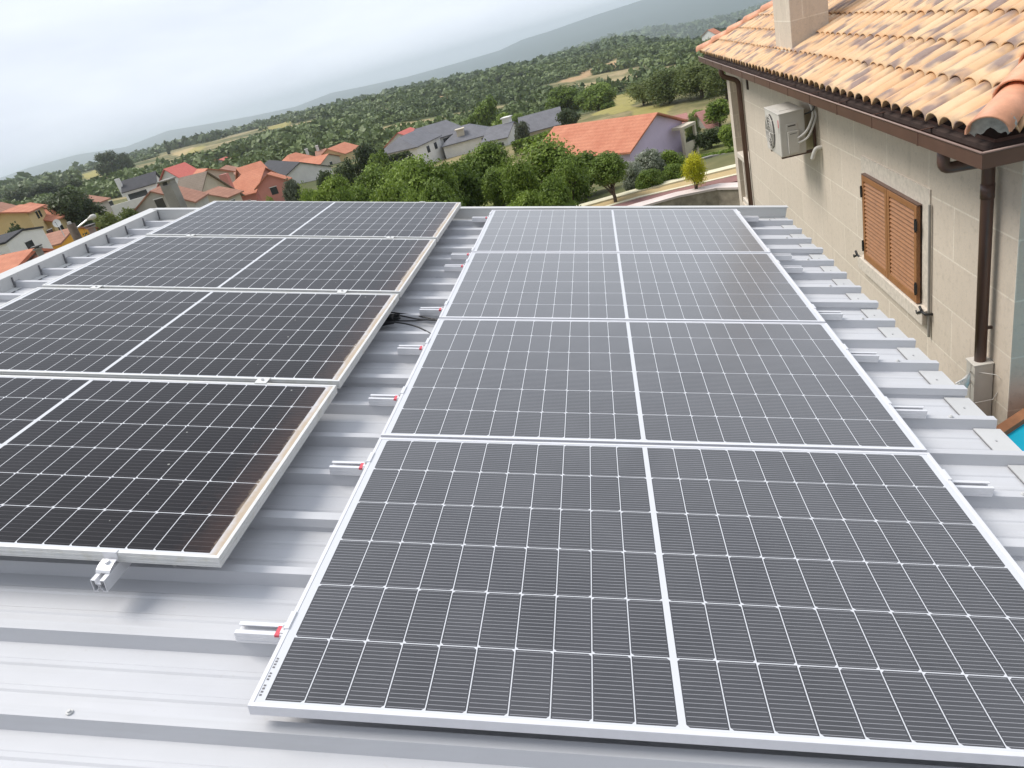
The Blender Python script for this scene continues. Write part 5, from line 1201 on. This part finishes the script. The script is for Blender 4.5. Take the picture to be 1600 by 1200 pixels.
for k in range(5):
    r_ = .06+k*.055; rings.append([m.bm.verts.new(D+q_ @ Vector((r_*math.cos(t), r_*math.sin(t)*1.1, r_*r_*.45))-m.o) for t in [2*math.pi*i/20 for i in range(20)]])
for A_, B_ in zip(rings, rings[1:]):
    for i in range(20): m.bm.faces.new((A_[i], A_[(i+1) % 20], B_[(i+1) % 20], B_[i]))
m.bm.faces.new(rings[0]); m.build('reflector', M['white'], ds, smooth=True)
m = MB((D.x, D.y, D.z-.9)); m.tube([D-n_*.02, D-n_*.2, D-n_*.2-Vector((0, 0, 1.0))], .03, 8); m.build('mast', M['alu'], ds)
m = MB((D.x, D.y, D.z-.9)); m.tube([D+q_ @ Vector((0, -.24, .05)), D+n_*.3], .012, 6); m.tube([D+n_*.28, D+n_*.34], .03, 8); m.build('receiver_arm', M['acd'], ds)
def stack(px, r, h, wd, label, dish=True):
    P = Vector(at_r(*px, r)); s = empty('chimney_stack', (P.x, P.y, P.z-h), label, 'chimney'); o = tuple(s.location)
    m = MB(o); m.tube([P-Vector((0, 0, h)), P-Vector((0, 0, .12))], wd, 10); m.build('flue', M['concrete'], s)
    m = MB(o); m.tube([P-Vector((0, 0, .12)), P-Vector((0, 0, .06))], wd*1.5, 10); m.build('collar', M['concrete'], s)
    m = MB(o); m.tube([P-Vector((0, 0, .02)), P+Vector((0, 0, .03))], wd*1.7, 10); m.tube([P-Vector((0, 0, .06)), P-Vector((0, 0, .02))], wd*.7, 8); m.build('cowl', M['acd'], s)
stack((57, 385, ), 33, 1.2, .12, 'small round flue with a dark cowl on the old tiled barn')
stack((140, 352), 40, 1.6, .16, 'grey round flue near the bright fig-like tree')
# tall square concrete chimney in front of the grey gabled house
T_ = Vector(at_r(263, 288, 19)); zb = float(ground(T_.x, T_.y))
cc = empty('concrete_chimney', (T_.x, T_.y, zb), 'tall square grey concrete chimney with a thin cap in front of the grey gable', 'chimney'); o = tuple(cc.location)
m = MB(o); m.box((T_.x-.14, T_.y-.14, zb), (T_.x+.14, T_.y+.14, T_.z)); m.build('shaft', M['concrete'], cc, bevel=.015)
m = MB(o); m.box((T_.x-.17, T_.y-.17, T_.z+.08), (T_.x+.17, T_.y+.17, T_.z+.12)); m.build('cap', M['concrete'], cc, bevel=.01)
for dx in (-.10, .10): 
    m = MB(o); m.box((T_.x+dx-.04, T_.y-.12, T_.z), (T_.x+dx+.04, T_.y+.12, T_.z+.08)); m.build('cap_leg', M['concrete'], cc)
# parapet-like white hut right beside (foot of the lean-to) intentionally left out

# ================================================================== haze
m = MB(); m.box((-9700, -9700, -260), (9700, 9700, 76))
hz = m.build('haze'); t = NT('haze_air'); pv = t.n('VolumePrincipled'); pv.inputs['Density'].default_value = .00022
pv.inputs['Color'].default_value = (.90, .965, 1.0, 1); pv.inputs['Anisotropy'].default_value = .72
t.t.nodes.remove(t.b); t.l(pv.outputs[0], t.out.inputs['Volume']); hz.data.materials.append(t.m); tag(hz, kind='stuff'); hz.display_type = 'WIRE'
